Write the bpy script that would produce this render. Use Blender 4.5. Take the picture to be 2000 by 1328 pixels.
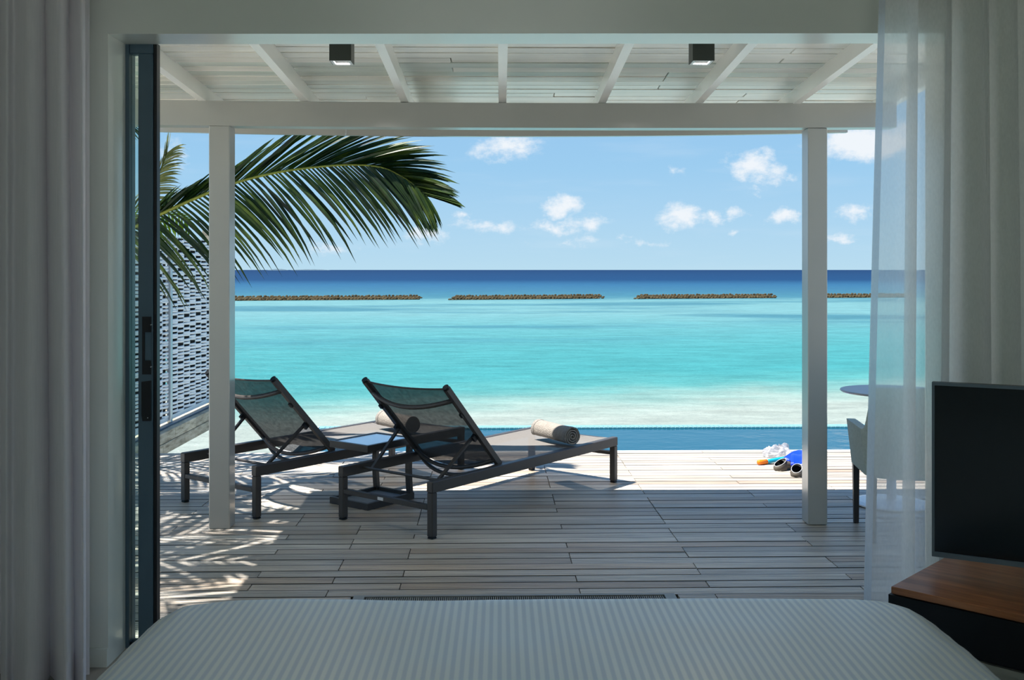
import bpy, math, random
from mathutils import Vector, Matrix, noise
random.seed(7)
R = math.radians
S = bpy.context.scene
for o in list(bpy.data.objects): bpy.data.objects.remove(o)
COL = S.collection

# ------------------------------------------------------------------ camera
F_PX, CX, HY, CAM_H = 1980.0, 1000.0, 527.0, 1.5
YAW = math.atan(22 / 1980.0)
cam_d = bpy.data.cameras.new('camera'); cam = bpy.data.objects.new('camera', cam_d); COL.objects.link(cam)
cam.location = (0, 0, CAM_H); cam.rotation_euler = (R(90), 0, -YAW)
cam_d.sensor_width = 36; cam_d.lens = F_PX / 2000 * 36
cam_d.shift_x = 0; cam_d.shift_y = -(664 - HY) / 2000
cam_d.clip_start = 0.05; cam_d.clip_end = 60000
S.camera = cam
S.view_settings.view_transform = 'Standard'
try: S.view_settings.look = 'None'
except Exception: pass
S.view_settings.gamma = 1; S.view_settings.use_curve_mapping = False
S.view_settings.exposure = 0.0
S.cycles.max_bounces = 10; S.cycles.diffuse_bounces = 6; S.cycles.transparent_max_bounces = 24
S.cycles.sample_clamp_indirect = 6
FW = Vector((math.sin(YAW), math.cos(YAW), 0)); RT = Vector((math.cos(YAW), -math.sin(YAW), 0)); UP = Vector((0, 0, 1))
def at(px, py, d):          # survey helper: where a sight line of the survey photo stands at distance d
    return Vector((0, 0, CAM_H)) + d * (FW + RT * ((px - CX) / F_PX) + UP * ((HY - py) / F_PX))
def ground(px, py, z=0.0):
    return at(px, py, (CAM_H - z) * F_PX / (py - HY))
def lin(c):
    return tuple(((v / 255) / 12.92 if v / 255 <= 0.04045 else ((v / 255 + 0.055) / 1.055) ** 2.4) for v in c)
def rgb(r, g, b, k=1.0):
    return tuple(v * k for v in lin((r, g, b))) + (1.0,)

# ------------------------------------------------------------------ sky
W = bpy.data.worlds.new('sky'); S.world = W; W.use_nodes = True
nt = W.node_tree; nt.nodes.clear()
def N(t, **kw):
    n = nt.nodes.new(t)
    for k, v in kw.items(): setattr(n, k, v)
    return n
def Lk(a, b): nt.links.new(a, b)
def M(op, a, b=None, c=None, clamp=False):
    n = N('ShaderNodeMath', operation=op); n.use_clamp = clamp
    for i, v in enumerate((a, b, c)):
        if v is None: continue
        if isinstance(v, (int, float)): n.inputs[i].default_value = v
        else: Lk(v, n.inputs[i])
    return n.outputs[0]
def MR(v, a, b, c, d, smooth=True):
    n = N('ShaderNodeMapRange'); n.interpolation_type = 'SMOOTHSTEP' if smooth else 'LINEAR'
    Lk(v, n.inputs[0])
    for i, q in enumerate((a, b, c, d)): n.inputs[1 + i].default_value = q
    return n.outputs[0]
tc = N('ShaderNodeTexCoord'); sep = N('ShaderNodeSeparateXYZ'); Lk(tc.outputs['Generated'], sep.inputs[0])
gx, gy, gz = sep.outputs
ramp = N('ShaderNodeValToRGB'); Lk(M('MAXIMUM', gz, 0.0), ramp.inputs[0])
el = ramp.color_ramp.elements
stops = [(0.0, (186, 221, 240)), (0.05, (172, 213, 241)), (0.10, (157, 205, 240)), (0.16, (150, 198, 238)), (0.35, (112, 170, 226)), (1.0, (72, 130, 205))]
el[0].position, el[0].color = stops[0][0], rgb(*stops[0][1]); el[1].position, el[1].color = stops[-1][0], rgb(*stops[-1][1])
for p, c in stops[1:-1]:
    e = el.new(p); e.color = rgb(*c)
ysafe = M('MAXIMUM', gy, 0.05)
u = M('DIVIDE', gx, ysafe); v = M('DIVIDE', gz, ysafe)
uv = N('ShaderNodeCombineXYZ'); Lk(u, uv.inputs[0]); Lk(v, uv.inputs[1])
nz = N('ShaderNodeTexNoise'); nz.inputs['Scale'].default_value = 26; nz.inputs['Detail'].default_value = 8; nz.inputs['Roughness'].default_value = 0.68
st = N('ShaderNodeVectorMath', operation='MULTIPLY'); Lk(uv.outputs[0], st.inputs[0]); st.inputs[1].default_value = (1, 1.7, 1)
Lk(st.outputs[0], nz.inputs['Vector'])
nval = nz.outputs[0]
clouds = [(985, 286, 80, 36, 1), (1475, 330, 68, 42, .9), (1480, 368, 28, 15, .55), (1700, 276, 150, 52, 1.15), (1100, 402, 50, 27, .95),
          (1075, 445, 62, 22, .85), (1150, 437, 55, 24, .7), (1326, 420, 60, 33, 1), (1385, 422, 22, 20, .6), (1437, 416, 26, 16, .6),
          (1545, 424, 38, 22, .85), (1675, 410, 48, 24, .85), (935, 442, 70, 22, .6), (990, 442, 40, 18, .65), (840, 461, 60, 18, .7),
          (640, 485, 60, 12, .45), (902, 420, 20, 12, .5), (1313, 333, 28, 15, .45), (1425, 450, 20, 10, .55), (1210, 466, 18, 10, .5),
          (1640, 470, 35, 12, .5), (1110, 474, 90, 9, .35), (1280, 476, 60, 9, .4), (1540, 345, 30, 14, .4), (340, 300, 60, 26, .4)]
wn = N('ShaderNodeTexNoise'); wn.inputs['Scale'].default_value = 34; wn.inputs['Detail'].default_value = 5; wn.inputs['Roughness'].default_value = 0.6
Lk(uv.outputs[0], wn.inputs['Vector'])
ws = N('ShaderNodeVectorMath', operation='SUBTRACT'); Lk(wn.outputs['Color'], ws.inputs[0]); ws.inputs[1].default_value = (.5, .5, .5)
wm = N('ShaderNodeVectorMath', operation='MULTIPLY'); Lk(ws.outputs[0], wm.inputs[0]); wm.inputs[1].default_value = (.050, .030, 0)
wa = N('ShaderNodeVectorMath', operation='ADD'); Lk(uv.outputs[0], wa.inputs[0]); Lk(wm.outputs[0], wa.inputs[1])
field = None
for (px, py, hw, hh, s) in clouds:
    d = at(px, py, 1.0) - Vector((0, 0, CAM_H)); cu, cv = d.x / d.y, d.z / d.y
    a = N('ShaderNodeVectorMath', operation='SUBTRACT'); Lk(wa.outputs[0], a.inputs[0]); a.inputs[1].default_value = (cu, cv, 0)
    b = N('ShaderNodeVectorMath', operation='MULTIPLY'); Lk(a.outputs[0], b.inputs[0]); b.inputs[1].default_value = (F_PX / hw, F_PX / hh, 0)
    c = N('ShaderNodeVectorMath', operation='LENGTH'); Lk(b.outputs[0], c.inputs[0])
    f = M('MULTIPLY_ADD', c.outputs['Value'], -s * 1.12, s * 1.12)
    field = f if field is None else M('MAXIMUM', field, f)
front = MR(gy, 0.05, 0.3, 0, 1)
blob = M('ADD', M('MAXIMUM', field, -0.4), M('MULTIPLY', M('SUBTRACT', nval, 0.5), 2.3))
cl1 = M('MULTIPLY', MR(blob, 0.02, 0.95, 0, 1), front)
# scattered cloud over the rest of the sky and thin streaks near the horizon
nz2 = N('ShaderNodeTexNoise'); nz2.inputs['Scale'].default_value = 5; nz2.inputs['Detail'].default_value = 6
st2 = N('ShaderNodeVectorMath', operation='MULTIPLY'); Lk(tc.outputs['Generated'], st2.inputs[0]); st2.inputs[1].default_value = (1, 1, 2.5); Lk(st2.outputs[0], nz2.inputs['Vector'])
cl2 = M('MULTIPLY', MR(nz2.outputs[0], 0.55, 0.75, 0, 0.8), M('SUBTRACT', 1.0, front))
nz3 = N('ShaderNodeTexNoise'); nz3.inputs['Scale'].default_value = 9; nz3.inputs['Detail'].default_value = 5
st3 = N('ShaderNodeVectorMath', operation='MULTIPLY'); Lk(tc.outputs['Generated'], st3.inputs[0]); st3.inputs[1].default_value = (1, 1, 7); Lk(st3.outputs[0], nz3.inputs['Vector'])
cl3 = MR(nz3.outputs[0], 0.5, 0.8, 0, 0.10)
cl = M('MAXIMUM', M('MAXIMUM', cl1, cl2), cl3)
mixc = N('ShaderNodeMix', data_type='RGBA'); Lk(cl, mixc.inputs[0]); Lk(ramp.outputs[0], mixc.inputs[6]); mixc.inputs[7].default_value = rgb(240, 246, 252)
bg = N('ShaderNodeBackground'); Lk(mixc.outputs[2], bg.inputs[0]); bg.inputs[1].default_value = 1.0
wo = N('ShaderNodeOutputWorld'); Lk(bg.outputs[0], wo.inputs[0])

# ------------------------------------------------------------------ sun and a fill light added behind the camera
sd = bpy.data.lights.new('sun', 'SUN'); sd.energy = 11.5; sd.angle = R(0.53); sd.color = (1.0, 0.95, 0.87)
sun = bpy.data.objects.new('sun', sd); COL.objects.link(sun)
sun.rotation_euler = Vector((0.435, 0.0, -1)).to_track_quat('-Z', 'Y').to_euler(); sun.location = (-10, 0, 25)
ad = bpy.data.lights.new('rear_fill_light', 'AREA'); ad.shape = 'RECTANGLE'; ad.size = 2.6; ad.size_y = 1.3; ad.energy = 11; ad.color = (0.90, 1.0, 0.95)
al = bpy.data.objects.new('rear_fill_light', ad); COL.objects.link(al); al.location = (0, -2.75, 1.65); al.rotation_euler = (R(90), 0, R(180)); al.visible_camera = False
al.rotation_euler = Vector((0, 1, 0)).to_track_quat('-Z', 'Y').to_euler()

# ------------------------------------------------------------------ materials
def mat(name):
    m = bpy.data.materials.new(name); m.use_nodes = True
    t = m.node_tree; b = t.nodes['Principled BSDF']
    return m, t, b
def plain(name, col, rough=0.6, spec=0.4, var=0.06, scale=8.0, bump=0.0, metal=0.0, stretch=(1, 1, 1), bscale=None):
    m, t, b = mat(name)
    tcn = t.nodes.new('ShaderNodeTexCoord'); mp = t.nodes.new('ShaderNodeMapping'); mp.inputs['Scale'].default_value = stretch
    t.links.new(tcn.outputs['Object'], mp.inputs[0])
    n = t.nodes.new('ShaderNodeTexNoise'); n.inputs['Scale'].default_value = scale; n.inputs['Detail'].default_value = 5
    t.links.new(mp.outputs[0], n.inputs['Vector'])
    r = t.nodes.new('ShaderNodeValToRGB'); t.links.new(n.outputs[0], r.inputs[0])
    r.color_ramp.elements[0].position = 0.3; r.color_ramp.elements[1].position = 0.7
    r.color_ramp.elements[0].color = tuple(c * (1 - var) for c in col[:3]) + (1,)
    r.color_ramp.elements[1].color = tuple(min(1, c * (1 + var)) for c in col[:3]) + (1,)
    t.links.new(r.outputs[0], b.inputs['Base Color'])
    b.inputs['Roughness'].default_value = rough; b.inputs['Specular IOR Level'].default_value = spec; b.inputs['Metallic'].default_value = metal
    if bump:
        n2 = t.nodes.new('ShaderNodeTexNoise'); n2.inputs['Scale'].default_value = bscale or scale * 6; n2.inputs['Detail'].default_value = 3
        t.links.new(mp.outputs[0], n2.inputs['Vector'])
        bp = t.nodes.new('ShaderNodeBump'); bp.inputs['Strength'].default_value = bump; bp.inputs['Distance'].default_value = 0.01
        t.links.new(n2.outputs[0], bp.inputs['Height']); t.links.new(bp.outputs[0], b.inputs['Normal'])
    return m
def woodmat(name, cols, along=0, rough=0.6, spec=0.35, bump=0.25, per_obj=0.25, fine=60.0, streak=3.0):
    """weathered planks: grain runs along one axis, each plank its own shade"""
    m, t, b = mat(name)
    tcn = t.nodes.new('ShaderNodeTexCoord'); oi = t.nodes.new('ShaderNodeObjectInfo')
    ad_ = t.nodes.new('ShaderNodeVectorMath'); ad_.operation = 'ADD'
    mu = t.nodes.new('ShaderNodeVectorMath'); mu.operation = 'SCALE'; mu.inputs[0].default_value = (37, 53, 71); t.links.new(oi.outputs['Random'], mu.inputs['Scale'])
    t.links.new(tcn.outputs['Object'], ad_.inputs[0]); t.links.new(mu.outputs[0], ad_.inputs[1])
    mp = t.nodes.new('ShaderNodeMapping'); sc = [fine, fine, fine]; sc[along] = streak; mp.inputs['Scale'].default_value = sc
    t.links.new(ad_.outputs[0], mp.inputs[0])
    n = t.nodes.new('ShaderNodeTexNoise'); n.inputs['Scale'].default_value = 1.0; n.inputs['Detail'].default_value = 6; n.inputs['Roughness'].default_value = 0.65
    t.links.new(mp.outputs[0], n.inputs['Vector'])
    r = t.nodes.new('ShaderNodeValToRGB'); t.links.new(n.outputs[0], r.inputs[0])
    e = r.color_ramp.elements; e[0].position = 0.28; e[0].color = cols[0] + (1,); e[1].position = 0.72; e[1].color = cols[2] + (1,)
    x = e.new(0.5); x.color = cols[1] + (1,)
    mp2 = t.nodes.new('ShaderNodeMapping'); sc2 = [9.0] * 3; sc2[along] = 1.2; mp2.inputs['Scale'].default_value = sc2; t.links.new(ad_.outputs[0], mp2.inputs[0])
    n2 = t.nodes.new('ShaderNodeTexNoise'); n2.inputs['Scale'].default_value = 1.0; n2.inputs['Detail'].default_value = 3; t.links.new(mp2.outputs[0], n2.inputs['Vector'])
    s1 = t.nodes.new('ShaderNodeMapRange'); t.links.new(oi.outputs['Random'], s1.inputs[0]); s1.inputs[3].default_value = 1 - per_obj; s1.inputs[4].default_value = 1 + per_obj
    s2 = t.nodes.new('ShaderNodeMapRange'); t.links.new(n2.outputs[0], s2.inputs[0]); s2.inputs[1].default_value = .3; s2.inputs[2].default_value = .7; s2.inputs[3].default_value = 0.82; s2.inputs[4].default_value = 1.12
    mm = t.nodes.new('ShaderNodeMath'); mm.operation = 'MULTIPLY'; t.links.new(s1.outputs[0], mm.inputs[0]); t.links.new(s2.outputs[0], mm.inputs[1])
    vs = t.nodes.new('ShaderNodeVectorMath'); vs.operation = 'SCALE'; t.links.new(r.outputs[0], vs.inputs[0]); t.links.new(mm.outputs[0], vs.inputs['Scale'])
    t.links.new(vs.outputs[0], b.inputs['Base Color'])
    b.inputs['Roughness'].default_value = rough; b.inputs['Specular IOR Level'].default_value = spec
    bp = t.nodes.new('ShaderNodeBump'); bp.inputs['Strength'].default_value = bump; bp.inputs['Distance'].default_value = 0.004
    t.links.new(n.outputs[0], bp.inputs['Height']); t.links.new(bp.outputs[0], b.inputs['Normal'])
    return m
def sheer(name, col, transp, trans_frac=0.5, weave=True):
    m, t, b = mat(name); t.nodes.remove(b); out = t.nodes['Material Output']
    d = t.nodes.new('ShaderNodeBsdfDiffuse'); d.inputs[0].default_value = col
    tl = t.nodes.new('ShaderNodeBsdfTranslucent'); tl.inputs[0].default_value = col
    mx = t.nodes.new('ShaderNodeMixShader'); mx.inputs[0].default_value = trans_frac; t.links.new(d.outputs[0], mx.inputs[1]); t.links.new(tl.outputs[0], mx.inputs[2])
    tp = t.nodes.new('ShaderNodeBsdfTransparent')
    m2 = t.nodes.new('ShaderNodeMixShader'); t.links.new(mx.outputs[0], m2.inputs[1]); t.links.new(tp.outputs[0], m2.inputs[2])
    tcn = t.nodes.new('ShaderNodeTexCoord'); mp = t.nodes.new('ShaderNodeMapping'); mp.inputs['Scale'].default_value = (160, 160, 9) if weave else (40, 40, 40)
    n = t.nodes.new('ShaderNodeTexNoise'); n.inputs['Scale'].default_value = 1; n.inputs['Detail'].default_value = 2
    t.links.new(tcn.outputs['Object'], mp.inputs[0]); t.links.new(mp.outputs[0], n.inputs['Vector'])
    mr = t.nodes.new('ShaderNodeMapRange'); t.links.new(n.outputs[0], mr.inputs[0]); mr.inputs[1].default_value = .3; mr.inputs[2].default_value = .7
    mr.inputs[3].default_value = max(0, transp - .025); mr.inputs[4].default_value = min(1, transp + .025)
    t.links.new(mr.outputs[0], m2.inputs[0]); t.links.new(m2.outputs[0], out.inputs[0])
    return m
def voile(name, col, transp, fwd=.5, trn=.85):
    """sheer cloth: part clear gaps, part threads that scatter light forwards"""
    m, t, b = mat(name); t.nodes.remove(b); out = t.nodes['Material Output']
    d = t.nodes.new('ShaderNodeBsdfDiffuse'); d.inputs[0].default_value = col
    tl = t.nodes.new('ShaderNodeBsdfTranslucent'); tl.inputs[0].default_value = col
    rf = t.nodes.new('ShaderNodeBsdfRefraction'); rf.inputs['Color'].default_value = col; rf.inputs['Roughness'].default_value = .75; rf.inputs['IOR'].default_value = 1.25
    a = t.nodes.new('ShaderNodeMixShader'); a.inputs[0].default_value = trn; t.links.new(d.outputs[0], a.inputs[1]); t.links.new(tl.outputs[0], a.inputs[2])
    c = t.nodes.new('ShaderNodeMixShader'); c.inputs[0].default_value = fwd; t.links.new(a.outputs[0], c.inputs[1]); t.links.new(rf.outputs[0], c.inputs[2])
    tp = t.nodes.new('ShaderNodeBsdfTransparent'); e_ = t.nodes.new('ShaderNodeMixShader'); t.links.new(c.outputs[0], e_.inputs[1]); t.links.new(tp.outputs[0], e_.inputs[2])
    tcn = t.nodes.new('ShaderNodeTexCoord'); mp = t.nodes.new('ShaderNodeMapping'); mp.inputs['Scale'].default_value = (140, 140, 60)
    n = t.nodes.new('ShaderNodeTexNoise'); n.inputs['Scale'].default_value = 1; t.links.new(tcn.outputs['Object'], mp.inputs[0]); t.links.new(mp.outputs[0], n.inputs['Vector'])
    mr = t.nodes.new('ShaderNodeMapRange'); t.links.new(n.outputs[0], mr.inputs[0]); mr.inputs[1].default_value = .3; mr.inputs[2].default_value = .7; mr.inputs[3].default_value = transp - .025; mr.inputs[4].default_value = transp + .025
    t.links.new(mr.outputs[0], e_.inputs[0]); t.links.new(e_.outputs[0], out.inputs[0])
    return m
def glassmat(name, tint, refl=0.08):
    m, t, b = mat(name); t.nodes.remove(b); out = t.nodes['Material Output']
    tp = t.nodes.new('ShaderNodeBsdfTransparent'); tp.inputs[0].default_value = tint
    g = t.nodes.new('ShaderNodeBsdfGlossy'); g.inputs['Roughness'].default_value = 0.02
    fr = t.nodes.new('ShaderNodeFresnel'); fr.inputs[0].default_value = 1.45
    mx = t.nodes.new('ShaderNodeMixShader'); t.links.new(fr.outputs[0], mx.inputs[0]); t.links.new(tp.outputs[0], mx.inputs[1]); t.links.new(g.outputs[0], mx.inputs[2])
    t.links.new(mx.outputs[0], out.inputs[0])
    return m
def leafmat(name, c0, c1, c2, trans=0.35):
    m, t, b = mat(name); out = t.nodes['Material Output']
    oi = t.nodes.new('ShaderNodeObjectInfo'); tcn = t.nodes.new('ShaderNodeTexCoord')
    n = t.nodes.new('ShaderNodeTexNoise'); n.inputs['Scale'].default_value = 5; n.inputs['Detail'].default_value = 4; t.links.new(tcn.outputs['Object'], n.inputs['Vector'])
    a = t.nodes.new('ShaderNodeMath'); a.operation = 'MULTIPLY_ADD'; t.links.new(oi.outputs['Random'], a.inputs[0]); a.inputs[1].default_value = 0.35; t.links.new(n.outputs[0], a.inputs[2])
    r = t.nodes.new('ShaderNodeValToRGB'); t.links.new(a.outputs[0], r.inputs[0]); e = r.color_ramp.elements
    e[0].position = .35; e[0].color = c0; e[1].position = .98; e[1].color = c2; x = e.new(.65); x.color = c1
    t.links.new(r.outputs[0], b.inputs['Base Color']); b.inputs['Roughness'].default_value = .42; b.inputs['Specular IOR Level'].default_value = .4
    tl = t.nodes.new('ShaderNodeBsdfTranslucent'); t.links.new(r.outputs[0], tl.inputs[0])
    mx = t.nodes.new('ShaderNodeMixShader'); mx.inputs[0].default_value = trans; t.links.new(b.outputs[0], mx.inputs[1]); t.links.new(tl.outputs[0], mx.inputs[2])
    t.links.new(mx.outputs[0], out.inputs[0])
    return m

MAT = {}
MAT['wall'] = plain('white_eggshell_paint', (.83, .86, .79), .34, .8, .02, 3, .03)
MAT['porch'] = plain('shaded_white_paint', (.41, .41, .38), .30, .8, .03, 4, .04, stretch=(1, 1, 1))  # white paint greyed to carry the shade on beam and posts
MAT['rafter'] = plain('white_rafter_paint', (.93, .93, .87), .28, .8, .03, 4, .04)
MAT['ceil'] = woodmat('whitewashed_plank', ((.84, .81, .70), (.93, .91, .82), (.96, .95, .89)), 0, .24, .9, .06, .05, 50, 2)
MAT['ceil_sea_tint'] = woodmat('sea_tinted_plank', ((.62, .70, .62), (.74, .82, .74), (.82, .87, .80)), 0, .24, .9, .06, .08, 50, 2)  # greenish reflection of the sea put into the plank colour
MAT['deck'] = woodmat('weathered_deck_wood', ((.25, .215, .175), (.51, .455, .385), (.66, .61, .53)), 0, .40, .9, .4, .24, 75, 2.2)
_t = MAT['deck'].node_tree; _b = _t.nodes['Principled BSDF']; _src = _b.inputs['Base Color'].links[0].from_socket
_tc = _t.nodes.new('ShaderNodeTexCoord'); _sx = _t.nodes.new('ShaderNodeSeparateXYZ'); _t.links.new(_tc.outputs['Object'], _sx.inputs[0])
def _m(op, a, b=None, clamp=False):
    n = _t.nodes.new('ShaderNodeMath'); n.operation = op; n.use_clamp = clamp
    for i, v_ in enumerate((a, b)):
        if v_ is None: continue
        if isinstance(v_, (int, float)): n.inputs[i].default_value = v_
        else: _t.links.new(v_, n.inputs[i])
    return n.outputs[0]
_ay = _m('ABSOLUTE', _sx.outputs[1])
_edge = _m('DIVIDE', _m('SUBTRACT', _ay, .0395), .006, True)                       # dirt along both long edges
_g1 = _m('SUBTRACT', 1.0, _m('DIVIDE', _ay, .0035), True); _g2 = _m('SUBTRACT', 1.0, _m('DIVIDE', _m('ABSOLUTE', _m('SUBTRACT', _ay, .02275)), .0035), True)
_k = _m('SUBTRACT', 1.0, _m('MAXIMUM', _m('MULTIPLY', _edge, .88), _m('MULTIPLY', _m('MAXIMUM', _g1, _g2), .68)))
_oi = _t.nodes.new('ShaderNodeObjectInfo'); _fr = _m('FRACT', _m('MULTIPLY', _oi.outputs['Random'], 7.31)); _br = _m('DIVIDE', _m('SUBTRACT', _fr, .62), .3, True)
_mx = _t.nodes.new('ShaderNodeMix'); _mx.data_type = 'RGBA'; _mx.blend_type = 'MULTIPLY'; _t.links.new(_m('MULTIPLY', _br, .75), _mx.inputs[0]); _t.links.new(_src, _mx.inputs[6]); _mx.inputs[7].default_value = (.92, .76, .63, 1)
_vs = _t.nodes.new('ShaderNodeVectorMath'); _vs.operation = 'SCALE'; _t.links.new(_mx.outputs[2], _vs.inputs[0]); _t.links.new(_k, _vs.inputs['Scale']); _t.links.new(_vs.outputs[0], _b.inputs['Base Color'])
MAT['pier_wood'] = woodmat('old_pier_timber', ((.17, .15, .10), (.44, .40, .30), (.58, .54, .44)), 1, .8, .2, .6, .15, 30, 5)
for k_, w_, r_ in (('wall', 1.0, .22), ('rafter', 1.0, .3), ('ceil', 1.0, .26), ('ceil_sea_tint', 1.0, .26), ('porch', .6, .2)):
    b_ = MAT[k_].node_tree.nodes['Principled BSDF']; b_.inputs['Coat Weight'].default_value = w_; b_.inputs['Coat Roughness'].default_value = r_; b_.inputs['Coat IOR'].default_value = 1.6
MAT['dark'] = plain('dark_gap', (.02, .02, .02), .9, .1)
MAT['frame'] = plain('anthracite_aluminium', rgb(80, 104, 120)[:3], .35, .5, .05, 6)
MAT['black'] = plain('black_plastic', (.008, .009, .011), .4, .4, .1)
MAT['lounger'] = plain('dark_bronze_metal', rgb(66, 62, 60)[:3], .42, .5, .05, 8)
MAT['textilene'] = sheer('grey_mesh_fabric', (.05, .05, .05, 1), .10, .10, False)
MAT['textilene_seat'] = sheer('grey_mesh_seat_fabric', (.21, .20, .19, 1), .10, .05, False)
MAT['tile_top'] = plain('pale_grey_tabletop', (.80, .84, .92), .18, .9, .03, 5, metal=.6)
MAT['tray'] = plain('grey_tray', (.30, .31, .30), .5, .4, .08, 5)
MAT['towel'] = plain('beige_terry', (.33, .30, .27), .95, .1, .12, 40, .8, bscale=160)
MAT['towel_edge'] = plain('grey_beige_terry', (.30, .28, .26), .95, .1, .15, 40, .8, bscale=160)
MAT['chair'] = plain('grey_green_upholstery', rgb(178, 188, 180)[:3], .9, .15, .1, 60, .3, bscale=300)
MAT['chair_leg'] = plain('dark_chair_leg', rgb(52, 48, 46)[:3], .4, .4)
MAT['white_gloss'] = plain('white_lacquer', (.80, .81, .82), .25, .5, .02)
MAT['tabletop'] = plain('grey_round_top', (.40, .38, .38), .35, .5, .05)
MAT['screen_strand'] = plain('white_woven_resin', (.86, .87, .86), .5, .4, .05, 12)
MAT['galv'] = plain('galvanised_steel', (.55, .58, .60), .35, .5, .06, 10, metal=.6)
MAT['concrete'] = plain('pale_concrete', (.62, .63, .55), .9, .2, .08, 5, .2)
MAT['sand'] = plain('white_sand', (.62, .60, .55), .95, .1, .05, 3, .2)
MAT['rock'] = plain('brown_sack_rock', (.085, .066, .036), .95, .1, .5, 3.5, .5)
MAT['coping'] = plain('white_coping', (.72, .74, .74), .5, .4, .03)
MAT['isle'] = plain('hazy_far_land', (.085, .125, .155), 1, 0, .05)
MAT['walnut'] = woodmat('walnut_veneer', (lin((120, 74, 48)), lin((168, 108, 70)), lin((196, 134, 90))), 0, .32, .45, .05, .02, 30, 2.5)
MAT['cab_black'] = plain('black_lacquer', (.006, .007, .009), .5, .3, .1)
MAT['plinth'] = plain('grey_beige_plinth', (.34, .34, .29), .6, .3, .04)
MAT['tv_screen'] = plain('tv_glass', (.003, .008, .013), .16, .5, .1, 3)
MAT['tv_frame'] = plain('tv_bezel', rgb(96, 112, 124)[:3], .4, .5, .03)
MAT['floor'] = plain('grey_floor', (.30, .28, .25), .5, .4, .05, 4)
MAT['leaf'] = leafmat('palm_leaf', rgb(18, 38, 14), rgb(32, 60, 20), rgb(82, 102, 32), .25)
MAT['leaf_dry'] = leafmat('dry_palm_leaf', rgb(92, 100, 44), rgb(140, 142, 78), rgb(178, 170, 116), .35)
MAT['leaf_backlit'] = leafmat('backlit_palm_leaf', rgb(120, 160, 30), rgb(160, 190, 40), rgb(190, 205, 70), .5)
MAT['rachis'] = plain('palm_rib', rgb(150, 155, 62)[:3], .5, .4, .15, 6)
MAT['trunk'] = plain('palm_trunk', (.25, .21, .17), .9, .1, .3, 6, .6, stretch=(1, 1, 5))
MAT['orange'] = plain('orange_rubber', rgb(250, 130, 20)[:3], .4, .4, .03)
MAT['cyan'] = plain('cyan_plastic', rgb(20, 165, 200)[:3], .3, .5, .03)
MAT['blue'] = plain('blue_rubber', rgb(10, 55, 205)[:3], .35, .5, .05)
MAT['rubber'] = plain('dark_brown_rubber', rgb(84, 78, 70)[:3], .6, .4, .1)
MAT['rubber_in'] = plain('black_rubber_lining', (.01, .01, .01), .8, .2)
MAT['rim'] = plain('pale_rim', (.6, .62, .64), .4, .4)
MAT['bag'] = sheer('clear_plastic_bag', (.62, .62, .66, 1), .35, .4, False)
MAT['glass'] = glassmat('door_glass', (.80, .88, .85, 1))
MAT['sheer'] = voile('sheer_voile', (.99, .995, 1.0, 1), .36, .30, .97)
MAT['sheer_hem'] = voile('sheer_voile_lace_hem', (.80, .85, .93, 1), .12)
MAT['sheer_dark'] = sheer('sheer_voile_grey', (.92, .89, .92, 1), .16, .22)
MAT['duct'] = plain('lamp_body', rgb(66, 72, 68)[:3], .5, .4, .03)
m, t, b = mat('lamp_glow'); b.inputs['Base Color'].default_value = (.9, .9, .88, 1); b.inputs['Emission Color'].default_value = (1, .98, .93, 1); b.inputs['Emission Strength'].default_value = 1.2; MAT['glow'] = m
# striped satin duvet (stripe runs with the cloth, carried by its UV)
m, t, b = mat('striped_satin'); uvn = t.nodes.new('ShaderNodeUVMap'); sx = t.nodes.new('ShaderNodeSeparateXYZ'); t.links.new(uvn.outputs[0], sx.inputs[0])
a = t.nodes.new('ShaderNodeMath'); a.operation = 'MULTIPLY'; a.inputs[1].default_value = 2 * math.pi / 0.021; t.links.new(sx.outputs[0], a.inputs[0])
sn = t.nodes.new('ShaderNodeMath'); sn.operation = 'SINE'; t.links.new(a.outputs[0], sn.inputs[0])
mr = t.nodes.new('ShaderNodeMapRange'); mr.inputs[1].default_value = -.5; mr.inputs[2].default_value = .5; t.links.new(sn.outputs[0], mr.inputs[0])
mx = t.nodes.new('ShaderNodeMix'); mx.data_type = 'RGBA'; t.links.new(mr.outputs[0], mx.inputs[0]); mx.inputs[6].default_value = (.68, .78, .90, 1); mx.inputs[7].default_value = (.90, .97, 1.0, 1)
t.links.new(mx.outputs[2], b.inputs['Base Color'])
r2 = t.nodes.new('ShaderNodeMapRange'); t.links.new(mr.outputs[0], r2.inputs[0]); r2.inputs[3].default_value = .50; r2.inputs[4].default_value = .34; t.links.new(r2.outputs[0], b.inputs['Roughness'])
b.inputs['Specular IOR Level'].default_value = .85; b.inputs['Coat Weight'].default_value = .5; b.inputs['Coat Roughness'].default_value = .35; MAT['duvet'] = m
# sea: colour of the water over its bed, from pale sand at the shore to the deep beyond the reef
SEA_K = 0.285
m, t, b = mat('lagoon_water')
geo = t.nodes.new('ShaderNodeNewGeometry'); sx = t.nodes.new('ShaderNodeSeparateXYZ'); t.links.new(geo.outputs['Position'], sx.inputs[0])
def TM(op, p, q=None, r=None, clamp=False):
    n = t.nodes.new('ShaderNodeMath'); n.operation = op; n.use_clamp = clamp
    for i, vv in enumerate((p, q, r)):
        if vv is None: continue
        if isinstance(vv, (int, float)): n.inputs[i].default_value = vv
        else: t.links.new(vv, n.inputs[i])
    return n.outputs[0]
def TN(scale, vec, detail=4, rough=.5):
    mp = t.nodes.new('ShaderNodeMapping'); mp.inputs['Scale'].default_value = vec; t.links.new(geo.outputs['Position'], mp.inputs[0])
    n = t.nodes.new('ShaderNodeTexNoise'); n.inputs['Scale'].default_value = scale; n.inputs['Detail'].default_value = detail; n.inputs['Roughness'].default_value = rough
    t.links.new(mp.outputs[0], n.inputs['Vector']); return n.outputs[0]
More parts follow.
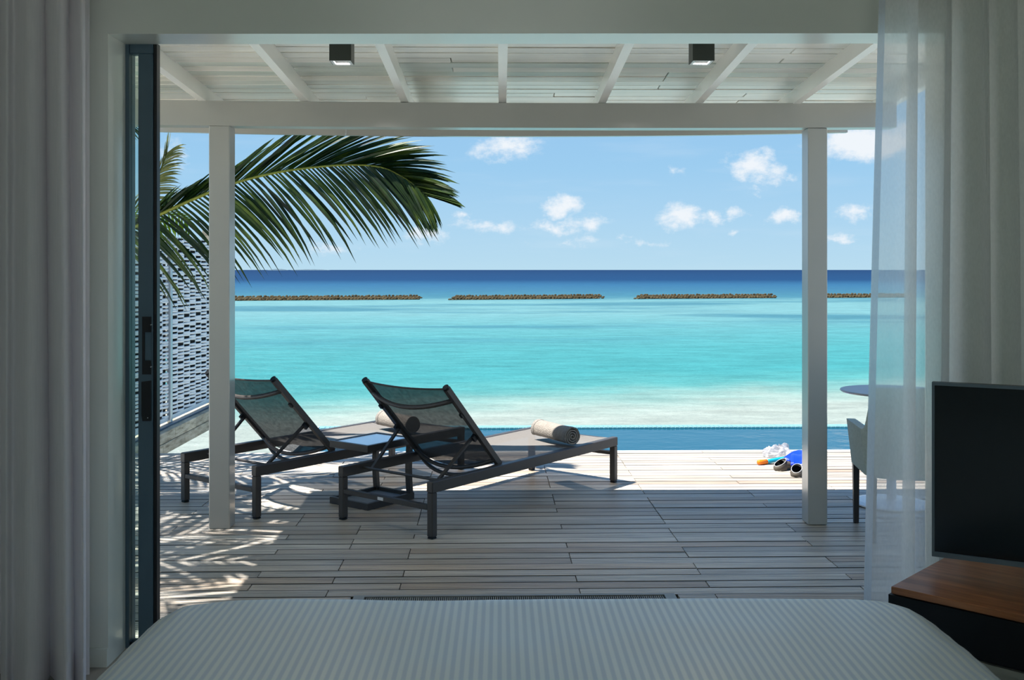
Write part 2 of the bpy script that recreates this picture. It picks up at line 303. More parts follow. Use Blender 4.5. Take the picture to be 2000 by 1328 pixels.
nearw = TM('DIVIDE', TM('SUBTRACT', 60.0, sx.outputs[1]), 35.0, clamp=True)
yy = TM('SUBTRACT', sx.outputs[1], TM('MULTIPLY', TM('MULTIPLY', sx.outputs[0], .30), nearw))
yy = TM('ADD', yy, TM('MULTIPLY', TM('SUBTRACT', TN(.35, (1, 1.4, 1)), .5), TM('MULTIPLY', yy, .16)))
lg = TM('DIVIDE', TM('LOGARITHM', TM('MAXIMUM', yy, 10.0), 10.0), 4.0)     # 10 m -> .25, 100 m -> .5, 1 km -> .75
rp = t.nodes.new('ShaderNodeValToRGB'); t.links.new(lg, rp.inputs[0]); e = rp.color_ramp.elements
def sp(d): return math.log10(d) / 4
stops = [(12, (228, 240, 232)), (20.8, (232, 250, 240)), (22.6, (196, 242, 234)), (25, (124, 224, 224)), (29, (98, 212, 218)), (38, (108, 215, 222)), (52, (130, 219, 228)),
         (70, (158, 228, 236)), (97, (158, 228, 236)), (112, (96, 176, 204)), (150, (80, 156, 198)), (205, (64, 140, 192)), (300, (26, 92, 152)), (2000, (16, 76, 134)), (9000, (20, 80, 138))]
e[0].position = sp(stops[0][0]); e[0].color = rgb(*stops[0][1], SEA_K); e[1].position = sp(stops[-1][0]); e[1].color = rgb(*stops[-1][1], SEA_K)
for d_, c_ in stops[1:-1]:
    x = e.new(sp(d_)); x.color = rgb(*c_, SEA_K)
# darker weed patches on the lagoon floor
pt = TN(.055, (.55, 1.6, 1), 5, .55)
pm = t.nodes.new('ShaderNodeMapRange'); t.links.new(pt, pm.inputs[0]); pm.inputs[1].default_value = .50; pm.inputs[2].default_value = .62
pz = TM('MULTIPLY', TM('DIVIDE', TM('SUBTRACT', yy, 36.0), 16.0, clamp=True), TM('DIVIDE', TM('SUBTRACT', 110.0, yy), 10.0, clamp=True))
pw = TM('MULTIPLY', TM('MULTIPLY', pm.outputs[0], pz), .70)
mx = t.nodes.new('ShaderNodeMix'); mx.data_type = 'RGBA'; t.links.new(pw, mx.inputs[0]); t.links.new(rp.outputs[0], mx.inputs[6]); mx.inputs[7].default_value = rgb(74, 160, 190, SEA_K)
# fine mottling of the water body
mo = t.nodes.new('ShaderNodeMapRange'); t.links.new(TN(1.1, (.5, 1.6, 1), 6, .65), mo.inputs[0]); mo.inputs[1].default_value = .3; mo.inputs[2].default_value = .7; mo.inputs[3].default_value = .80; mo.inputs[4].default_value = 1.14
vs = t.nodes.new('ShaderNodeVectorMath'); vs.operation = 'SCALE'; t.links.new(mx.outputs[2], vs.inputs[0]); t.links.new(mo.outputs[0], vs.inputs['Scale'])
df = t.nodes.new('ShaderNodeBsdfDiffuse'); gl = t.nodes.new('ShaderNodeBsdfGlossy'); gl.inputs['Roughness'].default_value = .3; t.links.new(vs.outputs[0], df.inputs[0])
frn = t.nodes.new('ShaderNodeFresnel'); frn.inputs[0].default_value = 1.33; ms = t.nodes.new('ShaderNodeMixShader'); t.links.new(TM('MINIMUM', frn.outputs[0], .07), ms.inputs[0])
t.links.new(df.outputs[0], ms.inputs[1]); t.links.new(gl.outputs[0], ms.inputs[2]); t.links.new(ms.outputs[0], t.nodes['Material Output'].inputs[0]); t.nodes.remove(b)
bp = t.nodes.new('ShaderNodeBump'); bp.inputs['Strength'].default_value = 1.0; bp.inputs['Distance'].default_value = .16
hh = TM('ADD', TN(2.2, (.6, 1.3, 1), 5, .6), TM('MULTIPLY', TN(.35, (.5, 1.5, 1), 3), 1.5)); t.links.new(hh, bp.inputs['Height'])
for q_ in (df, gl, frn): t.links.new(bp.outputs[0], q_.inputs['Normal'])
MAT['sea'] = m
m, t, b = mat('pool_water'); geo = t.nodes.new('ShaderNodeNewGeometry')
b.inputs['Base Color'].default_value = rgb(18, 126, 160, .30); b.inputs['Roughness'].default_value = .08; b.inputs['Specular IOR Level'].default_value = .25; b.inputs['IOR'].default_value = 1.33
bp = t.nodes.new('ShaderNodeBump'); bp.inputs['Strength'].default_value = .25; bp.inputs['Distance'].default_value = .02
t.links.new(TN(5, (1, 1.4, 1), 3), bp.inputs['Height']); t.links.new(bp.outputs[0], b.inputs['Normal']); MAT['pool'] = m
MAT['mosaic'] = plain('pale_mosaic', rgb(150, 205, 215, .6)[:3], .3, .5, .15, 30)

# ------------------------------------------------------------------ mesh helpers
class MB:
    def __init__(s): s.v = []; s.f = []
    def add(s, vs, fs):
        n = len(s.v); s.v += [tuple(q) for q in vs]; s.f += [tuple(i + n for i in f) for f in fs]; return s
    def box(s, x0, x1, y0, y1, z0, z1):
        return s.add([(x0, y0, z0), (x1, y0, z0), (x1, y1, z0), (x0, y1, z0), (x0, y0, z1), (x1, y0, z1), (x1, y1, z1), (x0, y1, z1)],
                     [(0, 3, 2, 1), (4, 5, 6, 7), (0, 1, 5, 4), (1, 2, 6, 5), (2, 3, 7, 6), (3, 0, 4, 7)])
    def hexa(s, p):       # eight corners: bottom ring then top ring
        return s.add(p, [(0, 3, 2, 1), (4, 5, 6, 7), (0, 1, 5, 4), (1, 2, 6, 5), (2, 3, 7, 6), (3, 0, 4, 7)])
    def cbox(s, x0, x1, y0, y1, z0, z1, c=.004):     # box with chamfered vertical and horizontal edges (octagon-like slab)
        P = []
        for (z, k) in ((z0, c), (z0 + c, 0), (z1 - c, 0), (z1, c)):
            q = [(x0 + k + c, y0 + k), (x1 - k - c, y0 + k), (x1 - k, y0 + k + c), (x1 - k, y1 - k - c), (x1 - k - c, y1 - k), (x0 + k + c, y1 - k), (x0 + k, y1 - k - c), (x0 + k, y0 + k + c)]
            P += [(a, b_, z) for a, b_ in q]
        fs = [tuple(range(7, -1, -1)), tuple(range(24, 32))]
        for l in range(3):
            for i in range(8): fs.append((l * 8 + i, l * 8 + (i + 1) % 8, l * 8 + 8 + (i + 1) % 8, l * 8 + 8 + i))
        return s.add(P, fs)
    def bar(s, p, q, w, h, up=(0, 0, 1)):
        p, q = Vector(p), Vector(q); d = (q - p).normalized(); sd_ = d.cross(Vector(up)).normalized(); u_ = sd_.cross(d)
        c = [(-1, -1), (1, -1), (1, 1), (-1, 1)]
        a = [p + sd_ * (x * w / 2) + u_ * (y * h / 2) for x, y in c]; b_ = [q + sd_ * (x * w / 2) + u_ * (y * h / 2) for x, y in c]
        return s.add(a + b_, [(0, 1, 2, 3), (7, 6, 5, 4), (0, 4, 5, 1), (1, 5, 6, 2), (2, 6, 7, 3), (3, 7, 4, 0)])
    def tube(s, pts, r, n=8, cap=True):
        pts = [Vector(p) for p in pts]; k = len(pts); rs = r if isinstance(r, (list, tuple)) else [r] * k
        ref = Vector((0, 0, 1)); V = []; F = []
        for i, p in enumerate(pts):
            d = (pts[min(i + 1, k - 1)] - pts[max(i - 1, 0)]).normalized()
            if abs(d.dot(ref)) > .95: ref = Vector((1, 0, 0)) if abs(d.x) < .9 else Vector((0, 1, 0))
            a = d.cross(ref).normalized(); b_ = a.cross(d)
            for j in range(n):
                t_ = 2 * math.pi * j / n; V.append(p + (a * math.cos(t_) + b_ * math.sin(t_)) * rs[i])
        for i in range(k - 1):
            for j in range(n): F.append((i * n + j, i * n + (j + 1) % n, (i + 1) * n + (j + 1) % n, (i + 1) * n + j))
        if cap: F += [tuple(range(n - 1, -1, -1)), tuple(range((k - 1) * n, k * n))]
        return s.add(V, F)
    def lathe(s, c, prof, n=32):
        V = []; F = []; k = len(prof)
        for r_, z in prof:
            for j in range(n):
                t_ = 2 * math.pi * j / n; V.append((c[0] + r_ * math.cos(t_), c[1] + r_ * math.sin(t_), c[2] + z))
        for i in range(k - 1):
            for j in range(n): F.append((i * n + j, i * n + (j + 1) % n, (i + 1) * n + (j + 1) % n, (i + 1) * n + j))
        F += [tuple(range(n - 1, -1, -1)), tuple(range((k - 1) * n, k * n))]
        return s.add(V, F)
    def grid(s, fn, nu, nv):
        V = [fn(i / nu, j / nv) for j in range(nv + 1) for i in range(nu + 1)]
        F = [(j * (nu + 1) + i, j * (nu + 1) + i + 1, (j + 1) * (nu + 1) + i + 1, (j + 1) * (nu + 1) + i) for j in range(nv) for i in range(nu)]
        return s.add(V, F)
    def mesh(s, name, m, smooth=False, off=(0, 0, 0)):
        me = bpy.data.meshes.new(name); o = Vector(off)
        me.from_pydata([tuple(Vector(q) - o) for q in s.v], [], s.f); me.update()
        if m: me.materials.append(MAT[m] if isinstance(m, str) else m)
        if smooth: me.polygons.foreach_set('use_smooth', [True] * len(me.polygons))
        return me
    def build(s, name, m, parent=None, smooth=False, local=False, origin=None):
        """one mesh object; vertices are world coordinates unless local (then the parent's frame)"""
        off = Vector((0, 0, 0))
        if parent is not None and not local: off = worldloc(parent)
        if parent is None and origin is not None: off = Vector(origin)
        o = bpy.data.objects.new(name, s.mesh(name, m, smooth, off)); COL.objects.link(o)
        if parent is not None: o.parent = parent
        elif origin is not None: o.location = origin
        return o
def worldloc(o):
    v_ = Vector((0, 0, 0))
    while o is not None: v_ += o.location; o = o.parent
    return v_
def tag(o, label=None, cat=None, group=None, kind=None):
    if label: o['label'] = label
    if cat: o['category'] = cat
    if group: o['group'] = group
    if kind: o['kind'] = kind
    return o
def empty(name, loc=(0, 0, 0), rz=0.0):
    e = bpy.data.objects.new(name, None); COL.objects.link(e); e.location = loc; e.rotation_euler = (0, 0, rz); e.empty_display_size = .1
    return e
def obj(name, me, parent=None, loc=(0, 0, 0)):
    o = bpy.data.objects.new(name, me); COL.objects.link(o); o.parent = parent; o.location = loc; return o
def smooth_path(pts, n):      # Catmull-Rom through the points
    pts = [Vector(p) for p in pts]; out = []
    k = len(pts) - 1
    for i in range(n + 1):
        t_ = i / n * k; a = min(int(t_), k - 1); f = t_ - a
        p0, p1, p2, p3 = pts[max(a - 1, 0)], pts[a], pts[a + 1], pts[min(a + 2, k)]
        out.append(.5 * ((2 * p1) + (p2 - p0) * f + (2 * p0 - 5 * p1 + 4 * p2 - p3) * f * f + (3 * p1 - p0 - 3 * p2 + p3) * f ** 3))
    return out

# ------------------------------------------------------------------ the setting: sea, sand, far land
SEA_Z = -1.5
mb = MB()
xs = [-40000, -3000, -300, -60, 60, 300, 3000, 40000]; ys = [-3000, -60, 10, 60, 300, 3000, 40000]
mb.v = [(x, y, SEA_Z) for y in ys for x in xs]
mb.f = [(j * 8 + i, j * 8 + i + 1, j * 8 + 9 + i, j * 8 + 8 + i) for j in range(6) for i in range(7)]
tag(mb.build('sea', 'sea'), kind='structure')
mb = MB(); mb.grid(lambda a, b_: (-30 + 60 * a, -20 + 35 * b_, SEA_Z + .05 + .05 * noise.noise(Vector((a * 9, b_ * 9, 0))) - (.12 * max(0, (b_ - .8) / .2))), 24, 16)
tag(mb.build('beach', 'sand', smooth=True), kind='structure')
for (x0, x1, h, lab) in ((526, 560, 12, 'faint low blue island on the horizon, left of the two'), (568, 645, 9, 'faint low blue island on the horizon, the longer one on the right')):
    d = 7000.0 if x0 < 560 else 7600.0; a = at(x0, 527, d); c = at(x1, 527, d); L = (c - a).length
    def isl(s_, t_):
        p = a.lerp(c, s_); w = 250 * (t_ - .5); prof = math.sin(math.pi * s_) ** .6 * math.cos(math.pi * (t_ - .5))
        return (p.x, p.y + w, SEA_Z - 1 + (h + 2) * prof * (.75 + .25 * noise.noise(Vector((s_ * 9, t_ * 2, x0)))))
    tag(MB().grid(isl, 24, 6).build('distant_island', 'isle', smooth=True), lab, 'island', 'far islands')

# breakwaters: mounds of stacked sacks on the reef edge
sack = MB()
for (px0, py0, px1, py1, lab) in ((235, 589, 827, 585.0, 'brown stone breakwater furthest left, running behind the left porch post'),
                                  (875, 586.0, 1183, 583.2, 'brown stone breakwater second from the left, right of the frond tip'),
                                  (1237, 584.0, 1521, 582.2, 'brown stone breakwater just left of the right porch post'),
                                  (1588, 582.0, 1790, 581.0, 'brown stone breakwater right of the right porch post, partly behind the curtain')):
    a = ground(px0, py0, SEA_Z); c = ground(px1, py1, SEA_Z); d = (c - a); L = d.length; d.normalize(); nrm = Vector((-d.y, d.x, 0))
    root = empty('breakwater', a); tag(root, lab, 'breakwater', 'breakwaters across the lagoon')
    core = MB().hexa([a - nrm * .2 - UP * .3 + d * .5, c - nrm * .2 - UP * .3 - d * .5, c + nrm * 1.4 - UP * .3 - d * .5, a + nrm * 1.4 - UP * .3 + d * .5,
                      a + nrm * .25 + UP * .33 + d * .8, c + nrm * .25 + UP * .33 - d * .8, c + nrm * 1 + UP * .33 - d * .8, a + nrm * 1 + UP * .33 + d * .8])
    core.build('core', 'rock', root)
    mb = MB(); nn = int(L / .34)
    for row in range(4):
        for i in range(nn):
            p = a + d * ((i + .5 + .5 * (row % 2) + random.uniform(-.2, .2)) * .34 + (.25 * row if i < 2 else 0)) + nrm * (row * .17 + random.uniform(-.04, .04)) + UP * (.06 + row * .11 + random.uniform(-.03, .03))
            if (p - a).dot(d) > L - .1 * row: continue
            lx, ly, lz = .2 * random.uniform(.7, 1.15), .14, .085 * random.uniform(.7, 1.3); rz = random.uniform(-.3, .3)
            V = []
            for zz, kk in ((-1, .6), (0, 1), (1, .55)):
                for j in range(6):
                    t_ = math.pi / 3 * j + .3; x_, y_ = lx * kk * math.cos(t_), ly * kk * math.sin(t_)
                    V.append(p + d * (x_ * math.cos(rz) - y_ * math.sin(rz)) + nrm * (x_ * math.sin(rz) + y_ * math.cos(rz)) + UP * (lz * zz))
            Fc = [tuple(range(12, 18)), (5, 4, 3, 2, 1, 0)] + [(l * 6 + j, l * 6 + (j + 1) % 6, l * 6 + 6 + (j + 1) % 6, l * 6 + 6 + j) for l in range(2) for j in range(6)]
            mb.add(V, Fc)
    s_ = mb.build('stone', 'rock', root); s_['kind'] = 'stuff'

# ------------------------------------------------------------------ the room shell
WY, WO = 3.854, 4.03       # inner and outer face of the wall with the opening
OXL, OXR, OZL, OZR = -1.486, 1.695, 2.393, 2.404
RXL, RXR, RYB, RZ = -2.75, 2.9, -2.9, 2.9
wf = MB()
wf.box(RXL - .15, OXL, WY, WO, -.1, RZ); wf.box(OXR, RXR + .15, WY, WO, -.1, RZ)
wf.hexa([(OXL, WY, OZL), (OXR, WY, OZR), (OXR, WO, OZR), (OXL, WO, OZL), (OXL, WY, RZ), (OXR, WY, RZ), (OXR, WO, RZ), (OXL, WO, RZ)])
tag(wf.build('wall_front', 'wall'), kind='structure')
tag(MB().box(RXL - .15, RXL, RYB, WY, -.1, RZ).build('wall_left', 'wall'), kind='structure')
tag(MB().box(RXR, RXR + .15, RYB, WY, -.1, RZ).build('wall_right', 'wall'), kind='structure')
wb = MB(); wb.box(RXL - .15, RXR + .15, RYB - .15, RYB, -.1, .95); wb.box(RXL - .15, RXR + .15, RYB - .15, RYB, 2.35, RZ)
wb.box(RXL - .15, -1.4, RYB - .15, RYB, .95, 2.35); wb.box(1.4, RXR + .15, RYB - .15, RYB, .95, 2.35)  # opening added in the back wall to let daylight in
tag(wb.build('wall_back', 'wall'), kind='structure')
tag(MB().box(RXL - .15, RXR + .15, RYB - .15, WO, RZ, RZ + .15).build('ceiling', 'wall'), kind='structure')
tag(MB().box(RXL - .15, RXR + .15, RYB - .15, WO + .1, -.12, 0).build('floor', 'floor'), kind='structure')
tag(MB().box(RXL, OXL - .0, WY - .012, WY, 0, .07).build('baseboard_left', 'wall'), kind='structure')
tag(MB().box(OXR, RXR, WY - .012, WY, 0, .07).build('baseboard_right', 'wall'), kind='structure')

# ------------------------------------------------------------------ deck of grey planks
DROT = R(0.7)
def drot(x, y):
    dx, dy = x, y - 5.9
    return (dx * math.cos(DROT) - dy * math.sin(DROT), 5.9 + dx * math.sin(DROT) + dy * math.cos(DROT))
deck = empty('deck', (0, 0, 0)); tag(deck, kind='structure')
dk = empty('deck_frame', (0, 0, 0))
bpy.data.objects.remove(dk)
DX0, DX1, DY1 = -3.35, 4.6, 8.37
PITCH, GAP, TH = .1, .009, .028
joA = [DX0, -1.89, -.82, .355, 1.69, 3.0, DX1]; joB = [DX0, -2.6, -1.2, -.49, .975, 2.3, 3.7, DX1]; joC = [DX0, -1.89, -.49, .355, .975, 2.3, 3.3, DX1]; joD = [DX0, -2.25, -.82, .975, 1.69, 3.2, DX1]
base = MB(); c4 = [drot(DX0, 4.13), drot(DX1, 4.13), drot(DX1, DY1 - .02), drot(DX0, DY1 - .02)]
base.hexa([(x, y, -.2) for x, y in c4] + [(x, y, -TH - .004) for x, y in c4]); base.build('dark_base', 'dark', deck)  # dark slab added under the planks to keep light out of the gaps
cache = {}
def plank_mesh(L, w, key):
    k_ = (round(L, 3), round(w, 3), key)
    if k_ not in cache:
        prof = [(-w / 2, -TH), (-w / 2, -.003), (-w / 2 + .003, 0)]
        for g in (-.25, 0, .25): prof += [(g * w - .004, 0), (g * w, -.0035), (g * w + .004, 0)]
        prof += [(w / 2 - .003, 0), (w / 2, -.003), (w / 2, -TH)]; n_ = len(prof)
        m_ = MB(); m_.add([(-L / 2, a, b) for a, b in prof] + [(L / 2, a, b) for a, b in prof], [(i, i + 1, n_ + i + 1, n_ + i) for i in range(n_ - 1)] + [tuple(range(n_ - 1, -1, -1)), tuple(range(n_, 2 * n_))])
        cache[k_] = m_.mesh('plank', key)
    return cache[k_]
def put_plank(x0, x1, y, w, parent=deck, key='deck'):
    L = x1 - x0 - .005; cx = (x0 + x1) / 2
    px_, py_ = drot(cx, y); o = obj('plank', plank_mesh(L, w, key), parent, (px_, py_, random.uniform(-.002, .0015))); o.rotation_euler = (0, 0, DROT)
GX0, GX1, GY0, GY1 = -.69, .79, 4.36, 4.685      # the foot grate set into the deck
y = DY1 - PITCH / 2; row = 0
seq = [joA, joB, joC, joD]
while y > 4.13:
    js = list(seq[random.choice((0, 1, 2, 3)) if row % 3 else row % 4])
    for a_, b_ in zip(js[:-1], js[1:]):
        yw = drot((a_ + b_) / 2, y)[1]
        if GY0 - .02 < y < GY1 + .03 and a_ < GX1 and b_ > GX0:
            if a_ < GX0 - .1: put_plank(a_, GX0 - .01, y, PITCH - GAP)
            if b_ > GX1 + .1: put_plank(GX1 + .01, b_, y, PITCH - GAP)
            continue
        put_plank(a_, b_, y, PITCH - GAP)
    y -= PITCH; row += 1
gr = empty('floor_grate', (0, 4.57, 0)); tag(gr, 'long slim metal foot grate let into the deck in front of the bed', 'grate')
fr = MB(); fr.box(GX0, GX1, GY1 - .02, GY1, -.03, .001); fr.box(GX0, GX1, GY0, GY0 + .02, -.03, .001); fr.box(GX0, GX0 + .05, GY0 + .02, GY1 - .02, -.03, .001); fr.box(GX1 - .05, GX1, GY0 + .02, GY1 - .02, -.03, .001)
fr.build('frame', 'tray', gr)
bars = MB(); x = GX0 + .06
while x < GX1 - .06: bars.box(x, x + .004, GY0 + .02, GY1 - .02, -.03, -.004); x += .0095
o = bars.build('grate_bar', 'tray', gr); o['kind'] = 'stuff'
gp = drot(0, 4.57); gr.location = (gp[0], gp[1], 0); gr.rotation_euler = (0, 0, DROT)

# ------------------------------------------------------------------ pool beyond the deck
pool = empty('infinity_pool', (0, 9, -.1)); tag(pool, 'narrow blue infinity pool along the far edge of the deck', 'pool')
PX0, PX1 = -1.75, 6.0
def pq(x, y): return drot(x, y)
def slab(x0, x1, y0, y1, z0, z1):
    c = [pq(x0, y0), pq(x1, y0), pq(x1, y1), pq(x0, y1)]
    return [(x_, y_, z0) for x_, y_ in c] + [(x_, y_, z1) for x_, y_ in c]
MB().hexa(slab(PX0 - .12, PX1, DY1 + .004, DY1 + .05, -.3, -.004)).build('coping', 'coping', pool)
MB().hexa(slab(PX0, PX1, DY1 + .05, 10.13, -.9, -.09)).build('water', 'pool', pool)
MB().hexa(slab(PX0 - .15, PX1, 10.13, 10.33, -1.4, -.085)).build('overflow_edge', 'mosaic', pool)
MB().hexa(slab(PX0 - .15, PX0, DY1 + .05, 10.13, -1.4, -.06)).build('side_wall', 'coping', pool)
tl = MB(); x = PX0
while x < PX1 - .05:
    tl.hexa(slab(x + .003, x + .042, 10.135, 10.175, -.086, -.078)); tl.hexa(slab(x + .003, x + .042, 10.18, 10.22, -.086, -.079)); tl.hexa(slab(x + .003, x + .042, 10.225, 10.265, -.086, -.079)); x += .045
o = tl.build('mosaic_tile', 'mosaic', pool); o['kind'] = 'stuff'

# ------------------------------------------------------------------ porch roof
SL = .051; BY = 5.905
def ceil_z(y): return 2.562 - SL * (y - 5.87)
def raf_z(y): return 2.478 - SL * (y - 5.87)
roof = empty('porch_roof', (0, 5.0, 2.5)); tag(roof, kind='structure')
RX0, RX1, RY0, RY1 = -2.38, 2.38, 4.035, 6.9
rm = MB(); rm.hexa([(RX0, RY0, ceil_z(RY0) + .022), (RX1, RY0, ceil_z(RY0) + .022), (RX1, RY1, ceil_z(RY1) + .022), (RX0, RY1, ceil_z(RY1) + .022),
                    (RX0, RY0, ceil_z(RY0) + .09), (RX1, RY0, ceil_z(RY0) + .09), (RX1, RY1, ceil_z(RY1) + .09), (RX0, RY1, ceil_z(RY1) + .09)])
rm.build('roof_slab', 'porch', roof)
raf_x = [-2.30, -1.727, -1.137, -.559, .010, .592, 1.160, 1.737, 2.32]
for x in raf_x:
    w = .0225; q = lambda y_, z_: [(x - w, y_, z_), (x + w, y_, z_)]
    MB().hexa([(x - w, RY0, raf_z(RY0)), (x + w, RY0, raf_z(RY0)), (x + w, RY1 - .22, raf_z(RY1 - .22)), (x - w, RY1 - .22, raf_z(RY1 - .22)),
               (x - w, RY0, ceil_z(RY0) + .005), (x + w, RY0, ceil_z(RY0) + .005), (x + w, RY1 - .22, ceil_z(RY1 - .22) + .005), (x - w, RY1 - .22, ceil_z(RY1 - .22) + .005)]).build('rafter', 'rafter', roof)
tilt = -math.atan(SL); cc = {}
y = RY0 + .05; row = 0
while y < RY1 - .03:
    js = [RX0] + [x_ + .02 for x_ in (random.sample([-1.727, -1.137, -.84, -.559, -.28, .01, .30, .592, .9, 1.16, 1.45, 1.737], 2))] + [RX1]; js.sort()
    for a_, b_ in zip(js[:-1], js[1:]):
        if b_ - a_ < .2: continue
        key = 'ceil_sea_tint' if 5.36 < y < 5.66 and random.random() < .75 else 'ceil'
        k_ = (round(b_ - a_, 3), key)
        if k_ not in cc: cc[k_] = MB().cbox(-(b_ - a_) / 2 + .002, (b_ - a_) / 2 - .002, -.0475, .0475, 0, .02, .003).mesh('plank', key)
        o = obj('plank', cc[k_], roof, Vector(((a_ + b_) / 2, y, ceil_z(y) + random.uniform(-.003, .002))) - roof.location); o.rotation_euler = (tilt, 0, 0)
    y += .1; row += 1
# beam across the posts (sags a little in the middle)
BX0, BX1 = -2.38, 2.33
def by(x_): return 5.88 + (x_ + 1.69) * .0150
bm_ = MB(); nb = 16
for i in range(nb):
    xa, xb = BX0 + (BX1 - BX0) * i / nb, BX0 + (BX1 - BX0) * (i + 1) / nb
    sg = lambda q_: -.012 * (1 - (q_ / 2.35) ** 2)
    za, zb = sg(xa), sg(xb)
    bm_.hexa([(xa, by(xa), 2.340 + za), (xb, by(xb), 2.340 + zb), (xb, by(xb) + .105, 2.340 + zb), (xa, by(xa) + .105, 2.340 + za),
              (xa, by(xa), 2.485 + za), (xb, by(xb), 2.485 + zb), (xb, by(xb) + .105, 2.485 + zb), (xa, by(xa) + .105, 2.485 + za)])
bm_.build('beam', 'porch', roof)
fa = MB()
for i in range(24):
    xa, xb = -2.36 + 4.72 * i / 24, -2.36 + 4.72 * (i + 1) / 24
    za, zb = [2.405 + .030 * (q_ / 2.36) ** 2 for q_ in (xa, xb)]
    fa.hexa([(xa, RY1 - .03, za), (xb, RY1 - .03, zb), (xb, RY1 + .01, zb), (xa, RY1 + .01, za), (xa, RY1 - .03, za + .16), (xb, RY1 - .03, zb + .16), (xb, RY1 + .01, zb + .16), (xa, RY1 + .01, za + .16)])
fa.build('fascia', 'porch', roof)
hk = at(676, 262, 6.86)
MB().tube([hk + Vector((0, -.0, .03)), hk + Vector((0, -.012, .0)), hk + Vector((0, -.02, -.008)), hk + Vector((.0, -.028, .004))], .004, 6).build('hook', 'galv', roof)
for (x0, x1, y0, lab) in ((-1.689, -1.570, 5.885, 'square white porch post beside the left sun lounger'), (1.807, 1.921, 5.940, 'square white porch post beside the snorkelling gear')):
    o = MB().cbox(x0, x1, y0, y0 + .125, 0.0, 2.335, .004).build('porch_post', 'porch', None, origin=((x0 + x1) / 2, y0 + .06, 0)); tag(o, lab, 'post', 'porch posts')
# two square downlights under the planks
for (x0, lab) in ((643, 'square grey porch downlight under the left part of the plank ceiling'), (1353, 'square grey porch downlight under the right part of the plank ceiling')):
    p = at(x0, 118, 4.72); z0 = p.z; z1 = ceil_z(p.y + .05); s_ = .102
    L_ = empty('ceiling_lamp', (p.x + s_ / 2, p.y + s_ / 2, z1)); tag(L_, lab, 'lamp', 'porch downlights')
    h = MB(); w = .004
    h.box(p.x, p.x + s_, p.y, p.y + w, z0, z1); h.box(p.x, p.x + s_, p.y + s_ - w, p.y + s_, z0, z1); h.box(p.x, p.x + w, p.y + w, p.y + s_ - w, z0, z1); h.box(p.x + s_ - w, p.x + s_, p.y + w, p.y + s_ - w, z0, z1); h.box(p.x + w, p.x + s_ - w, p.y + w, p.y + s_ - w, z1 - .006, z1)
    h.build('housing', 'duct', L_)
    b4 = .018; k = MB()
    k.box(p.x + w, p.x + s_ - w, p.y + w, p.y + b4, z0 - .001, z0 + .008); k.box(p.x + w, p.x + s_ - w, p.y + s_ - b4, p.y + s_ - w, z0 - .001, z0 + .008); k.box(p.x + w, p.x + b4, p.y + b4, p.y + s_ - b4, z0 - .001, z0 + .008); k.box(p.x + s_ - b4, p.x + s_ - w, p.y + b4, p.y + s_ - b4, z0 - .001, z0 + .008)
    k.build('trim_ring', 'white_gloss', L_)
    MB().box(p.x + b4, p.x + s_ - b4, p.y + b4, p.y + s_ - b4, z0 + .012, z0 + .02).build('diffuser', 'glow', L_)
    ld = bpy.data.lights.new('downlight', 'AREA'); ld.size = .06; ld.energy = 3; ld.color = (1, .97, .92)
    lo_ = bpy.data.objects.new('downlight', ld); COL.objects.link(lo_); lo_.location = (p.x + s_ / 2, p.y + s_ / 2, z0 + .004)

# ------------------------------------------------------------------ sliding door leaf at the left jamb
door = empty('door_1', (-1.45, 4.06, 0)); tag(door, kind='structure')
DYa, DYb = 4.036, 4.082
MB().cbox(-1.438, -1.380, DYa, DYb, 0.001, 2.357, .003).build('stile', 'frame', door)
MB().cbox(-1.380, -1.366, DYa + .006, DYb, 0.001, 2.40, .002).build('seal', 'black', door)
MB().cbox(-1.52, -1.472, DYa - .005, DYb + .02, 0.001, 2.40, .002).build('jamb_profile', 'frame', door)
MB().cbox(-1.472, -1.380, DYa, DYb, 2.357, 2.402, .003).build('top_rail', 'frame', door)
MB().cbox(-1.472, -1.438, DYa, DYb, 0.001, .022, .002).build('bottom_rail', 'black', door)
MB().box(-1.472, -1.438, DYa + .018, DYa + .026, .022, 2.357).build('glass_pane', 'glass', door)
xa, xb = at(282, 0, 4.04).x, at(299, 0, 4.04).x
zz = lambda py: at(0, py, 4.04).z
h = MB(); h.box(xa, xb, DYa - .006, DYa + .002, zz(730), zz(703)); h.box(xa, xb, DYa - .006, DYa + .002, zz(648), zz(618)); h.box(xa, xa + .010, DYa - .006, DYa + .002, zz(703), zz(648))
h.build('handle', 'black', door)
MB().box(xa + .010, xb, DYa - .002, DYa + .002, zz(703), zz(648)).build('handle_recess', 'frame', door)
lv = MB(); lv.add([(xa, DYa - .014, zz(744)), (xb, DYa - .014, zz(742)), (xb, DYa - .014, zz(820)), (xa + .004, DYa - .014, zz(820)), (xa, DYa - .014, zz(808)),
                   (xa, DYa + .002, zz(744)), (xb, DYa + .002, zz(742)), (xb, DYa + .002, zz(820)), (xa + .004, DYa + .002, zz(820)), (xa, DYa + .002, zz(808))],
                  [(0, 1, 2, 3, 4), (9, 8, 7, 6, 5)] + [(i, i + 5, (i + 1) % 5 + 5, (i + 1) % 5) for i in range(5)])
lv = lv.build('lever', 'black', door)
for (px_, py_, par) in ((297, 634, door), (297, 716, door), (291, 815, door)):
    p = at(px_, py_, 4.02); MB().tube([(p.x, DYa - .016, p.z), (p.x, DYa - .004, p.z)], .0022, 8).build('screw', 'galv', par)
tag(MB().box(OXL, OXR, 4.031, 4.125, -.02, .0005).build('trim_1', 'frame'), kind='structure')

